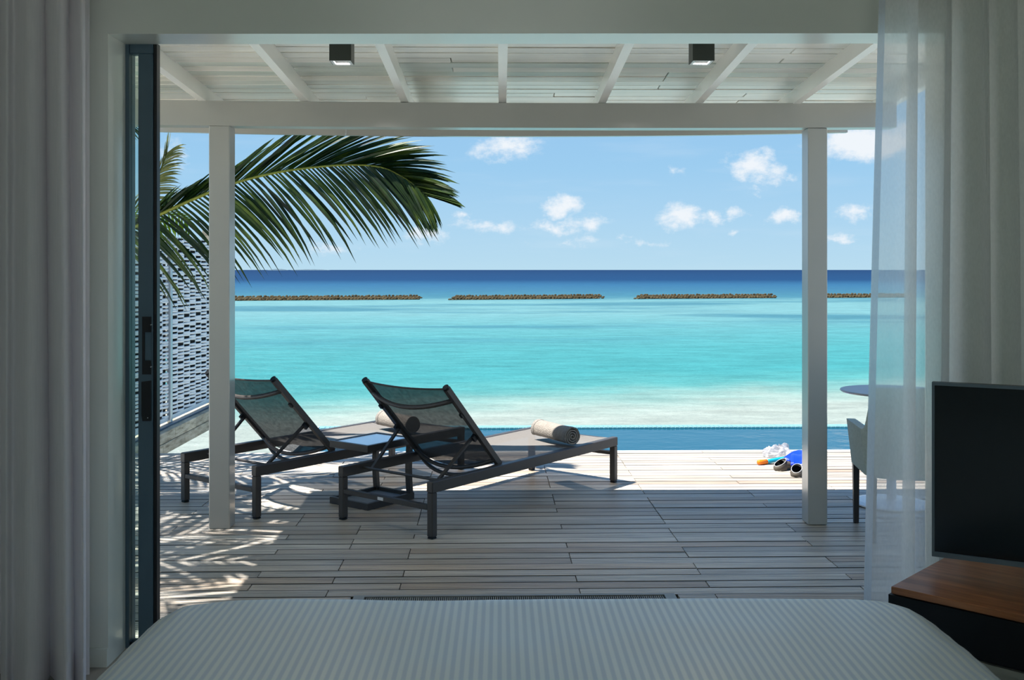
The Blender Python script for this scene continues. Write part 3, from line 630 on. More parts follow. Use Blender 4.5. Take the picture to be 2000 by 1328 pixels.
# ------------------------------------------------------------------ neighbour pier with woven screen
pier = empty('pier', (-3.3, 9, 0)); tag(pier, 'weathered timber pier edge under the white woven screen', 'pier')
yj = [8.2, 9.05, 9.7, 10.35, 11.1, 11.75]; yk = [8.2, 8.7, 9.35, 10.0, 10.9, 11.75]
for (ysq, z0, z1) in ((yj, -.1, 0), (yk, -.205, -.104)):
    for a_, b_ in zip(ysq[:-1], ysq[1:]):
        MB().cbox(-3.17 + random.uniform(-.004, .004), -3.1 + random.uniform(-.004, .004), a_ + .002, b_ - .002, z0, z1, .004).build('plank', 'pier_wood', pier)
MB().box(-4.6, -3.175, 8.2, 11.75, -.2, -.02).build('decking', 'pier_wood', pier)
MB().box(-3.235, -3.175, 8.25, 11.7, -.019, .012).build('ledge', 'frame', pier)
for y_ in (8.9, 11.05): MB().lathe((-3.19, y_, SEA_Z - .3), [(.21, 0), (.21, .4), (.2, 1.29)], 24).build('pillar', 'concrete', pier, smooth=True)
scr = empty('woven_screen', (-3.26, 9, 0)); tag(scr, 'tall white basket-woven privacy screen on the pier at left', 'screen')
SX, ZT = -3.265, 1.82
def strand(y0, y1, k):
    nn = int(round((y1 - y0) / .04)); V = []; Fc = []
    for i in range(nn + 1):
        yv = y0 + (y1 - y0) * i / nn; ph = math.cos(math.pi * (yv - y0) / .2 + math.pi * k); xo = .026 * ph; hh_ = .0105 + .003 * abs(ph)
        for (dx, dz) in ((.002, -hh_), (.009, 0), (.002, hh_), (-.003, hh_), (-.003, -hh_)): V.append((xo + dx, yv, dz))
    for i in range(nn):
        for j in range(5): Fc.append((i * 5 + j, i * 5 + (j + 1) % 5, i * 5 + 5 + (j + 1) % 5, i * 5 + 5 + j))
    return V, Fc
for (y0, y1) in ((8.3, 9.9), (9.96, 11.56)):
    me2 = []
    for k in (0, 1):
        V, Fc = strand(y0, y1, k); me2.append(MB().add(V, Fc).mesh('strand', 'screen_strand', True, (0, 0, 0)))
    nrow = 92
    for i in range(nrow):
        o = obj('strand', me2[i % 2], scr, Vector((SX, 0, .085 + i * (ZT - .1) / (nrow - 1))) - scr.location)
        o.rotation_euler = (random.uniform(-.0012, .0012), 0, 0)
    st_ = MB(); yv = y0 + .1
    while yv < y1: st_.box(SX - .006, SX + .006, yv - .012, yv + .012, .06, ZT); yv += .2
    o = st_.build('stake', 'galv', scr)
    MB().box(SX - .004, SX + .004, y0, y1, .07, ZT).build('shade_backing', 'dark', scr)  # dark sheet added to stand in for shade between the strands
    MB().box(SX - .02, SX + .03, y0, y1, .03, .07).build('bottom_rail', 'white_gloss', scr)
    MB().box(SX - .012, SX + .012, y0, y1, ZT, ZT + .012).build('top_rail', 'screen_strand', scr)
for y_ in (8.27, 9.93, 11.59): MB().cbox(SX + .015, SX + .055, y_ - .03, y_ + .03, .0125, ZT + .005, .004).build('post', 'galv', scr)
MB().box(SX - .14, SX - .04, 11.6, 11.72, -.02, 1.95).build('end_post', 'pier_wood', scr)

# ------------------------------------------------------------------ palms
def leaflet(base, d, side, L, w, droop, twist=0.0, segs=6):
    """folded strip: d = direction, side = direction across the blade"""
    V = []; d = d.normalized(); side = (side - d * side.dot(d)).normalized(); nr = d.cross(side)
    prev = None
    for i in range(segs + 1):
        s_ = i / segs; p = base + d * (L * s_) + Vector((0, 0, -1)) * (droop * L * s_ * s_)
        if s_ > .8: p += Vector((0, 0, -1)) * (droop * L * .6 * (s_ - .8) ** 1.0)
        ww = w * (.55 + .9 * s_ if s_ < .3 else .82 + .18 * (1 - abs(s_ - .4) / .6)) * (1 if s_ < .75 else max(.02, (1 - s_) / .25)) * .5
        V += [p - side * ww - nr * ww * .25, p + nr * ww * .25, p + side * ww - nr * ww * .25]
    Fc = []
    for i in range(segs):
        for j in range(2): Fc.append((i * 3 + j, i * 3 + j + 1, i * 3 + 4 + j, i * 3 + 3 + j))
    return V, Fc
def frond(parent, pts, Lmax, ang_up, ang_dn, dr_up, dr_dn, nrm, per_side, m, w=.042, objects=False, t0=.06, lprof=None, jitter=.08, rad=.018):
    path = smooth_path(pts, 60); k = len(path) - 1
    rb = MB().tube(path, [rad * (1 - .82 * i / k) for i in range(k + 1)], 6)
    fr_ = rb.build('frond', 'rachis', parent, smooth=True) if objects else None
    for side in (1, -1):
        for i in range(per_side):
            t_ = t0 + (1 - t0) * (i + random.uniform(-.2, .2)) / (per_side - 1); t_ = min(max(t_, 0), .999)
            a = int(t_ * k); p = path[a].lerp(path[min(a + 1, k)], t_ * k - a)
            T = (path[min(a + 2, k)] - path[max(a - 1, 0)]).normalized()
            U = nrm.cross(T).normalized()
            if U.z < 0 and abs(T.z) < .9: U = -U
            an = (ang_up if side > 0 else ang_dn); an = an[0] + (an[1] - an[0]) * t_
            dr = (dr_up if side > 0 else dr_dn); dr = dr[0] + (dr[1] - dr[0]) * t_
            L_ = Lmax * (lprof(t_) if lprof else (.55 + .45 * math.sin(math.pi * min(1, t_ * 1.2 + .1)))) * random.uniform(.88, 1.08)
            d = T * math.cos(R(an)) + U * side * math.sin(R(an)) + nrm * random.uniform(-jitter, jitter) * 2
            V, Fc = leaflet(p, d, T * .9 + nrm * random.uniform(.2, .8), L_, w * random.uniform(.85, 1.1), dr * random.uniform(.7, 1.3))
            if objects: MB().add(V, Fc).build('leaflet', m, fr_, smooth=False)
            else: rb.add(V, Fc)
    if not objects:
        fr_ = rb.build('frond', m, parent)
    return fr_
palm = empty('palm_tree', (-4.45, 7.75, SEA_Z)); tag(palm, 'coconut palm at left reaching long green fronds over the sea', 'palm')
crownA = Vector((-4.35, 7.7, 1.5))
tp = [Vector((-4.45, 7.75, SEA_Z - .1)), Vector((-4.5, 7.75, -.6)), Vector((-4.42, 7.72, .4)), crownA]
MB().tube(smooth_path(tp, 14), [.17 - .004 * i for i in range(15)], 10).build('trunk', 'trunk', palm, smooth=True)
main = [crownA] + [at(px, py, d) for px, py, d in ((60, 520, 8.0), (160, 487, 8.05), (255, 447, 8.05), (310, 420, 8.0), (385, 386, 7.97), (460, 357, 7.95), (540, 337, 7.92), (620, 326, 7.9), (690, 322, 7.86), (745, 327, 7.83), (782, 343, 7.8), (810, 362, 7.76), (832, 382, 7.72))]
nm = Vector((0.05, -1, 0.12)).normalized()
def lp_dn(t_): return .92 + .08 * min(1, t_ / .45) if t_ < .70 else max(.34, 1 - 2.1 * (t_ - .70))
def pw(t_, tab):
    for (a, x), (b, y_) in zip(tab[:-1], tab[1:]):
        if t_ <= b: return x + (y_ - x) * max(0, t_ - a) / (b - a)
    return tab[-1][1]
def lp_up(t_): return pw(t_, ((0, .5), (.40, .52), (.46, 1.0), (.58, 1.0), (.69, .80), (.77, .64), (.9, .46), (1, .36)))
def frond_side(parent, base, side, path, n, Lmax, ang, dr, lpf, m, w, t0):
    k = len(path) - 1
    for i in range(n):
        t_ = min(max(t0 + (1 - t0) * (i + random.uniform(-.25, .25)) / (n - 1), 0), .999)
        a = int(t_ * k); p = path[a].lerp(path[a + 1], t_ * k - a)
        T = (path[min(a + 2, k)] - path[max(a - 1, 0)]).normalized(); U = nm.cross(T).normalized()
        if U.dot(UP) < 0 and T.x > 0: U = -U
        an = ang(t_) + random.uniform(-3, 3)
        d = T * math.cos(R(an)) + U * side * math.sin(R(an)) + nm * random.uniform(-.14, .14)
        V, Fc = leaflet(p, d, T * .95 + nm * random.uniform(.15, .6), Lmax * lpf(t_) * random.uniform(.88, 1.06), w * random.uniform(.85, 1.1), dr(t_) * random.uniform(.7, 1.3))
        MB().add(V, Fc).build('leaflet', m, base)
path = smooth_path(main, 64); kk = len(path) - 1
mf = MB().tube(path, [.019 * (1 - .85 * i / kk) for i in range(kk + 1)], 6).build('frond', 'rachis', palm, smooth=True)
frond_side(palm, mf, 1, path, 130, .86, lambda t_: pw(t_, ((0, 19), (.40, 19), (.47, 26), (.56, 24), (.68, 15), (.78, 18), (1, 34))), lambda t_: .05 + .08 * t_, lp_up, 'leaf', .038, .22)
frond_side(palm, mf, -1, path, 104, .70, lambda t_: pw(t_, ((0, 60), (.3, 56), (.5, 54), (.62, 45), (.77, 32), (1, 12))), lambda t_: .36 - .22 * t_, lp_dn, 'leaf', .034, .20)
# drier frond behind, leaning the same way
f2 = [crownA] + [at(px, py, d) for px, py, d in ((110, 492, 8.2), (200, 452, 8.22), (258, 412, 8.22), (292, 372, 8.22), (314, 335, 8.2), (326, 300, 8.2))]
frond(palm, f2, .42, (24, 10), (44, 30), (.02, .10), (.10, .40), nm, 46, 'leaf_dry', .018, True, .3, None, .1, .010)
# frond whose leaflets hang in from above left
f3 = [crownA] + [at(px, py, d) for px, py, d in ((20, 330, 8.0), (80, 270, 7.9), (150, 242, 7.85), (215, 238, 7.8), (262, 246, 7.75))]
frond(palm, f3, .40, (30, 12), (32, 22), (.0, .1), (.10, .2), nm, 20, 'leaf', .022, True, .3, None, .08, .010)
# frond low behind the screen top, backlight put into its bright leaf colour
f4 = [crownA, at(200, 470, 8.15), at(262, 428, 8.2), at(320, 418, 8.2), at(362, 428, 8.2)]
frond(palm, f4, .30, (30, 10), (80, 60), (.0, .1), (.1, .1), nm, 18, 'leaf_backlit', .030, True, .4, None, .05, .008)
# higher fronds of the same crown, beside the porch edge
for (az, el_, L_, bend) in ((-14, 60, 3.4, .9), (-42, 38, 2.3, .5), (-75, 60, 2.8, .8), (50, 62, 2.6, .8), (-48, 55, 3.6, 1.0), (14, 58, 3.6, 1.0), (165, 45, 3.0, 1.3), (235, 55, 2.8, 1.2)):
    d = Vector((math.cos(R(az)) * math.cos(R(el_)), math.sin(R(az)) * math.cos(R(el_)), math.sin(R(el_))))
    hz = Vector((d.x, d.y, 0)).normalized()
    pts = [crownA + d * (L_ * s_) - UP * (bend * .3 * L_ * s_ ** 2.4) for s_ in (0, .2, .4, .6, .8, 1)]
    frond(palm, pts, .75, (55, 30), (55, 30), (.35, .3), (.35, .3), hz.cross(UP).cross(hz).normalized(), 34, 'leaf', .058)
shade = empty('palm_tree', (-4.5, 5.3, SEA_Z)); tag(shade, 'second palm beside the porch whose fronds dapple the deck by the door', 'palm')
crownB = Vector((-4.35, 5.2, 3.5))
MB().tube(smooth_path([Vector((-4.5, 5.3, SEA_Z - .1)), Vector((-4.6, 5.3, .6)), Vector((-4.5, 5.25, 2.2)), crownB], 12), [.16 - .004 * i for i in range(13)], 10).build('trunk', 'trunk', shade, smooth=True)
for (az, el_, L_, bend) in ((2, 25, 2.3, .8), (-28, 30, 2.6, .9), (32, 28, 2.6, .9), (60, 35, 2.6, 1), (-62, 30, 2.5, 1), (180, 40, 2.4, 1)):
    d = Vector((math.cos(R(az)) * math.cos(R(el_)), math.sin(R(az)) * math.cos(R(el_)), math.sin(R(el_)))); hz = Vector((d.x, d.y, 0)).normalized()
    pts = [crownB + d * (L_ * s_) - UP * (bend * .45 * L_ * s_ ** 2) for s_ in (0, .2, .4, .6, .8, 1)]
    frond(shade, pts, .7, (55, 30), (55, 30), (.3, .3), (.3, .3), hz.cross(UP).cross(hz).normalized(), 34, 'leaf', .058)

# ------------------------------------------------------------------ sun loungers
HW, LEN, RZT = .36, 1.90, .32
def make_lounger():
    root = empty('sun_lounger')
    B = lambda mb_, n_, m_='lounger', par=None, sm=False: mb_.build(n_, m_, par or root, smooth=sm, local=True)
    for s_ in (-1, 1):
        B(MB().cbox(s_ * HW - .0225, s_ * HW + .0225, -.022, LEN + .022, RZT - .062, RZT, .004), 'side_rail')
        for (yl, y0) in ((0, 0), (LEN, 0)):
            lg_ = B(MB().cbox(s_ * HW - .021, s_ * HW + .021, yl - .021, yl + .021, .012, RZT - .062, .004), 'leg')
            B(MB().cbox(s_ * HW - .019, s_ * HW + .019, yl - .019, yl + .019, 0, .012, .003), 'foot_cap', 'black', lg_)
    cb = B(MB().cbox(-HW + .02, HW - .02, -.018, .018, .158, .186, .003), 'cross_bar')
    B(MB().cbox(-HW + .02, HW - .02, LEN - .018, LEN + .018, .195, .22, .003), 'cross_bar')
    B(MB().cbox(-HW + .02, HW - .02, LEN - .02, LEN + .02, RZT - .05, RZT - .012, .003), 'end_rail')
    hy, hz_, ty, tz = .64, RZT - .005, .155, .822
    dirv = Vector((0, ty - hy, tz - hz_)); ln = dirv.length; dirv.normalize(); bk = Vector((0, dirv.z, -dirv.y)) * -1
    if bk.y > 0: bk = -bk                         # points to the rear of the backrest
    bk = Vector((0, -abs(dirv.z), -abs(dirv.y)))
    H = Vector((0, hy, hz_)); bw = HW - .03
    for s_ in (-1, 1):
        pts = [H + Vector((s_ * bw, 0, 0)), H + dirv * ln + Vector((s_ * bw, 0, 0))]
        tb = B(MB().bar(pts[0], pts[1], .03, .034, up=bk), 'back_tube')
        B(MB().tube([pts[1] - dirv * .004, pts[1] + dirv * .012], .02, 10), 'end_cap', 'black', tb)
        B(MB().bar(H + dirv * .27 + Vector((s_ * (bw - .012), 0, 0)) + bk * .03, H + dirv * .31 + Vector((s_ * (bw - .012), 0, 0)) + bk * .03, .02, .03, up=bk), 'hinge_lug', 'black', tb)
        B(MB().bar(H + dirv * .47 + Vector((s_ * (bw + .0), 0, 0)) + bk * .02, H + dirv * .50 + Vector((s_ * (bw + .0), 0, 0)) + bk * .02, .02, .02, up=bk), 'stop', 'black', tb)
    fab = lambda a, c: H + dirv * (ln * (.03 + .96 * c)) + Vector(((a * 2 - 1) * (bw - .012), 0, 0)) + bk * ((.02 + .05 * (1 - c)) * (1 - (a * 2 - 1) ** 2))
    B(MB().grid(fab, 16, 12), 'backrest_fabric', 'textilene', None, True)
    top = [fab(i / 16, 1) for i in range(17)]; B(MB().tube(top, .006, 6), 'top_seam')
    def arc(dd, sag, r_, nm_):
        pts = [H + dirv * dd + Vector(((i / 16 * 2 - 1) * bw, 0, 0)) + bk * (.005 + sag * (1 - (i / 16 * 2 - 1) ** 2)) for i in range(17)]
        B(MB().tube(pts, r_, 8), nm_, 'lounger', None, True)
    arc(ln * .86, .085, .014, 'curved_bar'); arc(.05, .10, .013, 'curved_bar'); arc(.0, .12, .013, 'curved_bar')
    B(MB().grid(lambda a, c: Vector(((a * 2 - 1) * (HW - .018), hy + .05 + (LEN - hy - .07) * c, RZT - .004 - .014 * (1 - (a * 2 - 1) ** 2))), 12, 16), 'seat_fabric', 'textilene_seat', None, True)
    stand = B(MB().tube([(-HW + .022, .15, RZT - .03), (HW - .022, .15, RZT - .03)], .009, 8), 'support_rod')
    for s_ in (-1, 1):
        a = H + dirv * .29 + Vector((s_ * (bw - .03), 0, 0)) + bk * .04; c = Vector((s_ * (bw - .06), .15, RZT - .03))
        B(MB().bar(a, c, .014, .02, up=(1, 0, 0)), 'strut', 'lounger', stand)
    return root
def place(root, la, lb):
    """la, lb: where the two head-end legs stand"""
    la, lb = Vector(la), Vector(lb); u_ = (lb - la); u_.z = 0; ang = math.atan2(u_.y, u_.x); c = (la + lb) / 2
    root.location = (c.x, c.y, 0); root.rotation_euler = (0, 0, ang)
lo2 = make_lounger(); la2, lb2 = ground(666, 1013), ground(849, 1053); place(lo2, la2, lb2)
tag(lo2, 'dark metal sun lounger wholly in view, right of the side table, mesh back raised', 'sun lounger', 'sun loungers on the deck')
def copy_tree(o, parent=None):
    c = o.copy(); COL.objects.link(c); c.parent = parent
    for ch in list(o.children): copy_tree(ch, c)
    return c
lo1 = copy_tree(lo2); place(lo1, ground(357, 979), ground(507, 1014))
tag(lo1, 'dark metal sun lounger standing partly behind the left porch post', 'sun lounger', 'sun loungers on the deck')
MB().box(-.05, -.005, -.0195, -.018, .163, .181).build('label_tag', 'white_gloss', lo2, local=True)
# rolled towels on the foot ends
def make_towel(L_):
    root = empty('rolled_towel'); r0 = .066
    path = []; turns = 3.6; n_ = 92
    for i in range(n_ + 1):
        t_ = i / n_; th = t_ * turns * 2 * math.pi; r_ = .008 + (r0 - .008) * t_ ** .9
        path.append((r_ * math.cos(th), r_ * math.sin(th)))
    def sheet(rr, x0, x1):
        V = []; Fc = []
        m_ = 14
        for j in range(m_ + 1):
            xv = x0 + (x1 - x0) * j / m_
            for i, (a_, c_) in enumerate(path):
                w_ = 1 + .05 * noise.noise(Vector((xv * 9, i * .16, 3))) * (i / n_)
                V.append((xv + .004 * noise.noise(Vector((i * .4, j, 1))), a_ * w_ * rr, c_ * w_ * rr + .066))
        for j in range(m_):
            for i in range(n_): Fc.append((j * (n_ + 1) + i, j * (n_ + 1) + i + 1, (j + 1) * (n_ + 1) + i + 1, (j + 1) * (n_ + 1) + i))
        return V, Fc
    V, Fc = sheet(1.0, -L_ / 2, L_ / 2); o = MB().add(V, Fc).build('roll', 'towel', root, True, True)
    md = o.modifiers.new('thick', 'SOLIDIFY'); md.thickness = .0085; md.offset = -1
    for s_ in (-1, 1):
        V, Fc = sheet(1.012, s_ * (L_ / 2 - .030), s_ * (L_ / 2 + .002)); k0 = int(n_ * .72)
        keep = [f for f in Fc if (f[0] % (n_ + 1)) >= k0]
        o = MB().add(V, keep).build('border', 'towel_edge', root, True, True); md = o.modifiers.new('thick', 'SOLIDIFY'); md.thickness = .003; md.offset = 0
    return root
tw = make_towel(.43); pa, pb = ground(1118, 868.5, .325), ground(1053, 851, .325); c = (pa + pb) / 2
tw.location = (c.x, c.y, RZT - .006); dv = pa - pb; tw.rotation_euler = (0, 0, math.atan2(dv.y, dv.x))
tag(tw, 'beige towel rolled up on the foot end of the nearer right sun lounger', 'towel', 'rolled towels')
t2 = copy_tree(tw); p_ = ground(777, 838, .325); t2.location = (p_.x, p_.y, RZT - .006); t2.rotation_euler = (0, 0, math.atan2(dv.y, dv.x) + .12)
tag(t2, 'beige towel rolled up on the left sun lounger, half hidden by a backrest', 'towel', 'rolled towels')

# ------------------------------------------------------------------ C-shaped side table between the loungers
zt = .404
f0 = ground(718, 871, zt); l0 = ground(644, 860, zt); r0_ = ground(805, 853, zt)
ex = (l0 - f0); ex.z = 0; ey = (r0_ - f0); ey.z = 0
wx, wy = ex.length, ey.length; ux = ex.normalized(); uy = Vector((ux.y, -ux.x, 0))
if uy.dot(ey) < 0: uy = -uy
tb = empty('side_table', (f0.x, f0.y, 0)); tag(tb, 'low dark metal side table with pale top between the two loungers', 'side table')
def tp_(a, c, z): p = f0 + ux * a + uy * c; return (p.x, p.y, z)
def tbox(a0, a1, c0, c1, z0, z1): return MB().hexa([tp_(a0, c0, z0), tp_(a0, c1, z0), tp_(a1, c1, z0), tp_(a1, c0, z0), tp_(a0, c0, z1), tp_(a0, c1, z1), tp_(a1, c1, z1), tp_(a1, c0, z1)])
def ring(z0, z1, w):
    mb_ = MB()
    for q_ in ((0, wx, 0, w), (0, wx, wy - w, wy), (0, w, w, wy - w), (wx - w, wx, w, wy - w)): 
        h_ = tbox(*q_, z0, z1); mb_.add(h_.v, h_.f)
    return mb_
ring(zt - .042, zt, .022).build('top_frame', 'lounger', tb); tbox(.022, wx - .022, .022, wy - .022, zt - .012, zt - .004).build('table_top', 'tile_top', tb)
ring(.0, .042, .022).build('base_frame', 'lounger', tb); tbox(.022, wx - .022, .022, wy - .022, .006, .02).build('base_tray', 'tray', tb)
for a_ in (.02, wx - .02):
    pts = [Vector(tp_(a_, wy - .02 - .012 * math.sin(math.pi * i / 8), .03 + (zt - .06) * i / 8)) for i in range(9)]
    mb_ = MB()
    for p, q in zip(pts[:-1], pts[1:]): mb_.bar(p, q, .038, .026, up=uy)
    mb_.build('leg', 'lounger', tb)

# ------------------------------------------------------------------ right: round table and chair behind the curtain
tcx, tcy = 2.50, 6.46
rt = empty('round_table', (tcx, tcy, 0)); tag(rt, 'small round pedestal table with white foot, half behind the curtain', 'table')
MB().lathe((tcx, tcy, .712), [(.27, 0), (.305, .004), (.315, .012), (.312, .018)], 48).build('tabletop', 'tabletop', rt)
MB().lathe((tcx, tcy, .02), [(.03, 0), (.028, .35), (.032, .69)], 20).build('column', 'white_gloss', rt, smooth=True)
MB().lathe((tcx, tcy, 0), [(.225, 0), (.235, .006), (.235, .014), (.2, .022), (.05, .03), (.03, .04)], 48).build('base', 'white_gloss', rt)
chl = empty('armchair', (2.30, 5.74, 0), R(-8)); tag(chl, 'grey upholstered tub chair with dark legs, half behind the curtain', 'chair')
def shell(a, c, inner):     # a runs left arm front -> back -> right arm front, c is height
    hw_, dp, rr_ = .245 - inner, .24 - inner * .6, .12
    per = [(-hw_, .25), (-hw_, .05), (-hw_, -dp + rr_), (-hw_ + rr_ * .3, -dp + rr_ * .3), (-hw_ + rr_, -dp), (0, -dp - .01), (hw_ - rr_, -dp), (hw_ - rr_ * .3, -dp + rr_ * .3), (hw_, -dp + rr_), (hw_, .05), (hw_, .25)]
    k = a * (len(per) - 1); i = min(int(k), len(per) - 2); f = k - i
    x_ = per[i][0] * (1 - f) + per[i + 1][0] * f; y_ = per[i][1] * (1 - f) + per[i + 1][1] * f
    s_ = min(1, max(0, (min(a, 1 - a) - .22) / .10)); s_ = s_ * s_ * (3 - 2 * s_); htop = .612 + .24 * s_
    return Vector((x_ * (1 + .11 * c), y_ * (1 + .06 * c), .352 + (htop - .352) * c))
mb_ = MB(); na, nc = 60, 6
for inner in (0, .045): mb_.grid(lambda a, c: shell(a, c, inner), na, nc)
n1 = (na + 1) * (nc + 1)
for i in range(na):
    t0_ = nc * (na + 1) + i; mb_.f.append((t0_, t0_ + 1, n1 + t0_ + 1, n1 + t0_)); mb_.f.append((i, i + 1, n1 + i + 1, n1 + i))
for i in (0, na):
    for j in range(nc): q_ = j * (na + 1) + i; mb_.f.append((q_, q_ + na + 1, n1 + q_ + na + 1, n1 + q_))
mb_.build('shell', 'chair', chl, local=True)
MB().cbox(-.2, .2, -.195, .26, .352, .45, .02).build('seat', 'chair', chl, local=True)
for sx_ in (-1, 1):
    for yl in (.225, -.225):
        MB().hexa([(sx_ * .225 + q_[0] * .014, yl + q_[1] * .014, 0) for q_ in ((-1, -1), (1, -1), (1, 1), (-1, 1))] + [(sx_ * .226 + q_[0] * .018, yl + q_[1] * .018, .356) for q_ in ((-1, -1), (1, -1), (1, 1), (-1, 1))]).build('leg', 'chair_leg', chl, local=True)

# ------------------------------------------------------------------ snorkelling gear on the deck
def make_fin(p, ang):
    root = empty('swim_fin', (p.x, p.y, 0), ang)
    def rim(a, k=1.0):
        th = 2 * math.pi * a; x_ = .048 * k * math.cos(th)
        return Vector((x_, .037 * k * math.sin(th), .058 + .50 * x_))
    def cup(a, c):
        r_ = rim(a); th = 2 * math.pi * a; b_ = Vector((.056 * math.cos(th) + .004, .042 * math.sin(th), .003))
        q_ = r_.lerp(b_, c); q_ += Vector((math.cos(th), math.sin(th), 0)) * .006 * math.sin(math.pi * c); return q_
    def toe(a, c):
        th = 2 * math.pi * a; w_ = .040 + .012 * c; h_ = (.036 - .018 * c)
        return Vector((.01 + .15 * c, w_ * math.cos(th), .040 - .014 * c + h_ * math.sin(th)))
    fp = MB().grid(cup, 24, 6); fp.grid(toe, 20, 6); fp.add([toe(i / 20, 1) for i in range(20)], [tuple(range(20))]); fp.build('foot_pocket', 'rubber', root, True, True)
    lin_ = MB().grid(lambda a, c: Vector((rim(a, .92).x * (1 - .35 * c), rim(a, .92).y * (1 - .3 * c), rim(a, .92).z - .002 - .04 * c)), 24, 4)
    lin_.add([Vector((rim(i / 24, .6).x, rim(i / 24, .65).y, .02)) for i in range(24)], [tuple(range(24))]); lin_.build('pocket_lining', 'rubber_in', root, True, True)
    MB().tube([rim(i / 24) for i in range(25)], .0018, 6, False).build('rim', 'rim', root, True, True)
    bl = lambda a, c: Vector((.08 + .26 * c, (a * 2 - 1) * (.048 + .042 * c), .052 + .04 * math.sin(c * 2.4) + .012 * abs(a * 2 - 1)))
    o = MB().grid(bl, 10, 10).build('blade', 'blue', root, True, True); md = o.modifiers.new('t', 'SOLIDIFY'); md.thickness = .012
    for s_ in (0, 1): MB().tube([bl(s_, i / 8) for i in range(9)], .009, 6).build('side_rib', 'blue', root, True, True)
    return root
fin = make_fin(ground(1524, 918), R(30)); tag(fin, 'blue swim fin with dark foot pocket, the farther left one of the pair', 'swim fin', 'pair of swim fins')
fn2 = copy_tree(fin); p_ = ground(1556, 930); fn2.location = (p_.x, p_.y, 0); fn2.rotation_euler = (0, 0, R(64)); tag(fn2, 'blue swim fin with dark foot pocket, nearer and touching the post in view', 'swim fin', 'pair of swim fins')
sk0, sk1 = ground(1480, 908), ground(1522, 904)
sn_ = empty('snorkel', (sk0.x, sk0.y, 0)); tag(sn_, 'cyan snorkel with an orange tip lying beside the blue fins', 'snorkel')
dd = (sk1 - sk0); dd.z = 0; dd.normalize(); up_ = UP * .019
tipe = sk0 + dd * .085
MB().tube([sk0 + up_, sk0 + dd * .008 + up_, tipe + up_], [.013, .019, .019], 12).build('tip', 'orange', sn_, smooth=True)
MB().tube(smooth_path([tipe + up_, sk0 + dd * .2 + up_ + UP * .008, sk0 + dd * .32 + up_ + UP * .012, sk0 + dd * .40 + up_ + Vector((0, .05, .012)), sk0 + dd * .42 + up_ + Vector((0, .12, .01))], 18), .0165, 12).build('tube', 'cyan', sn_, smooth=True)
bgp = ground(1528, 897)
def bagf(a, c):
    th = 2 * math.pi * a; ph = math.pi * .5 * c
    r_ = math.cos(ph); n_ = noise.noise(Vector((math.cos(th) * 2.3, math.sin(th) * 2.3, c * 3.5))); n3 = noise.noise(Vector((math.cos(th) * 6, math.sin(th) * 6, c * 8)))
    return Vector((bgp.x + r_ * .125 * math.cos(th) * (1 + .3 * n_), bgp.y + .1 + r_ * .085 * math.sin(th) * (1 + .3 * n_), .002 + math.sin(ph) * .085 * (1 + .45 * n_ + .25 * n3)))
bg_ = MB().grid(bagf, 28, 10).build('plastic_bag', 'bag', None, smooth=False, origin=(bgp.x, bgp.y + .1, 0)); tag(bg_, 'crumpled clear plastic bag lying behind the fins on the deck', 'bag')

# ------------------------------------------------------------------ curtains
def curtain(root, prof_top, prof_bot, z0, z1, d0, m, hem=None, nz_=26, nu=150):
    """prof: list of (px, depth offset) along the cloth at the top and at the floor"""
    pt_ = smooth_path([(p, q * 1000, 0) for p, q in prof_top], nu); pb_ = smooth_path([(p, q * 1000, 0) for p, q in prof_bot], nu)
    def fn(a, c):
        i = int(round(a * nu)); k = c ** 1.15
        px_ = pt_[i].x * k + pb_[i].x * (1 - k); dq = (pt_[i].y * k + pb_[i].y * (1 - k)) / 1000
        w_ = .004 * noise.noise(Vector((a * 14, c * 2.2, d0)))
        p = at(px_, HY, d0 + dq + w_); return Vector((p.x, p.y, z0 + (z1 - z0) * c))
    return fn
rc = empty('curtain', (1.6, 3.62, 0)); tag(rc, 'white sheer curtain gathered at the right side of the opening, sea showing through', 'curtain', 'sheer curtains')
top_p = [(1722, .0), (1740, -.03), (1768, -.055), (1795, -.04), (1782, .03), (1776, .055), (1800, .06), (1845, .01), (1862, -.05), (1850, .02), (1880, .06), (1915, .0), (1930, -.05), (1915, .03), (1950, .06), (1985, -.02), (1975, .04), (2020, .06), (2060, -.04), (2090, .03)]
bot_p = [(1684, -.02), (1705, -.05), (1745, -.08), (1785, -.05), (1768, .03), (1760, .06), (1790, .07), (1832, .01), (1850, -.06), (1832, .02), (1875, .07), (1920, .0), (1940, -.06), (1920, .03), (1960, .07), (2000, -.02), (1985, .04), (2030, .07), (2075, -.05), (2110, .03)]
fn = curtain(rc, top_p, bot_p, .01, 2.86, 3.66, 'sheer')
MB().grid(fn, 150, 26).build('cloth', 'sheer', rc, smooth=True)
MB().grid(lambda a, c: fn(round(a * 6) / 150, c) + Vector((0, -.003, 0)), 6, 26).build('lace_hem', 'sheer_hem', rc, smooth=True)['label'] = 'denser lace strip along the free edge'
lc = empty('curtain', (-1.9, 3.62, 0)); tag(lc, 'greyish sheer curtain in soft folds against the wall left of the opening', 'curtain', 'sheer curtains')
top_l = [(-110, .0), (-70, -.07), (-35, .05), (-12, .08), (4, .06), (0, .0), (14, -.06), (30, -.02), (58, -.08), (84, -.04), (92, .05), (84, .08), (78, .03), (92, -.05), (112, -.085), (128, -.05), (132, .04), (126, .075), (140, .0), (158, -.05), (166, .0), (162, .05), (175, .06)]
bot_l = [(-110, .0), (-70, -.07), (-35, .05), (-10, .08), (6, .06), (2, .0), (12, -.06), (26, -.02), (52, -.085), (82, -.05), (98, .05), (92, .08), (104, .03), (114, -.05), (128, -.09), (141, -.05), (146, .04), (140, .075), (148, .0), (162, -.05), (168, .0), (165, .05), (175, .06)]
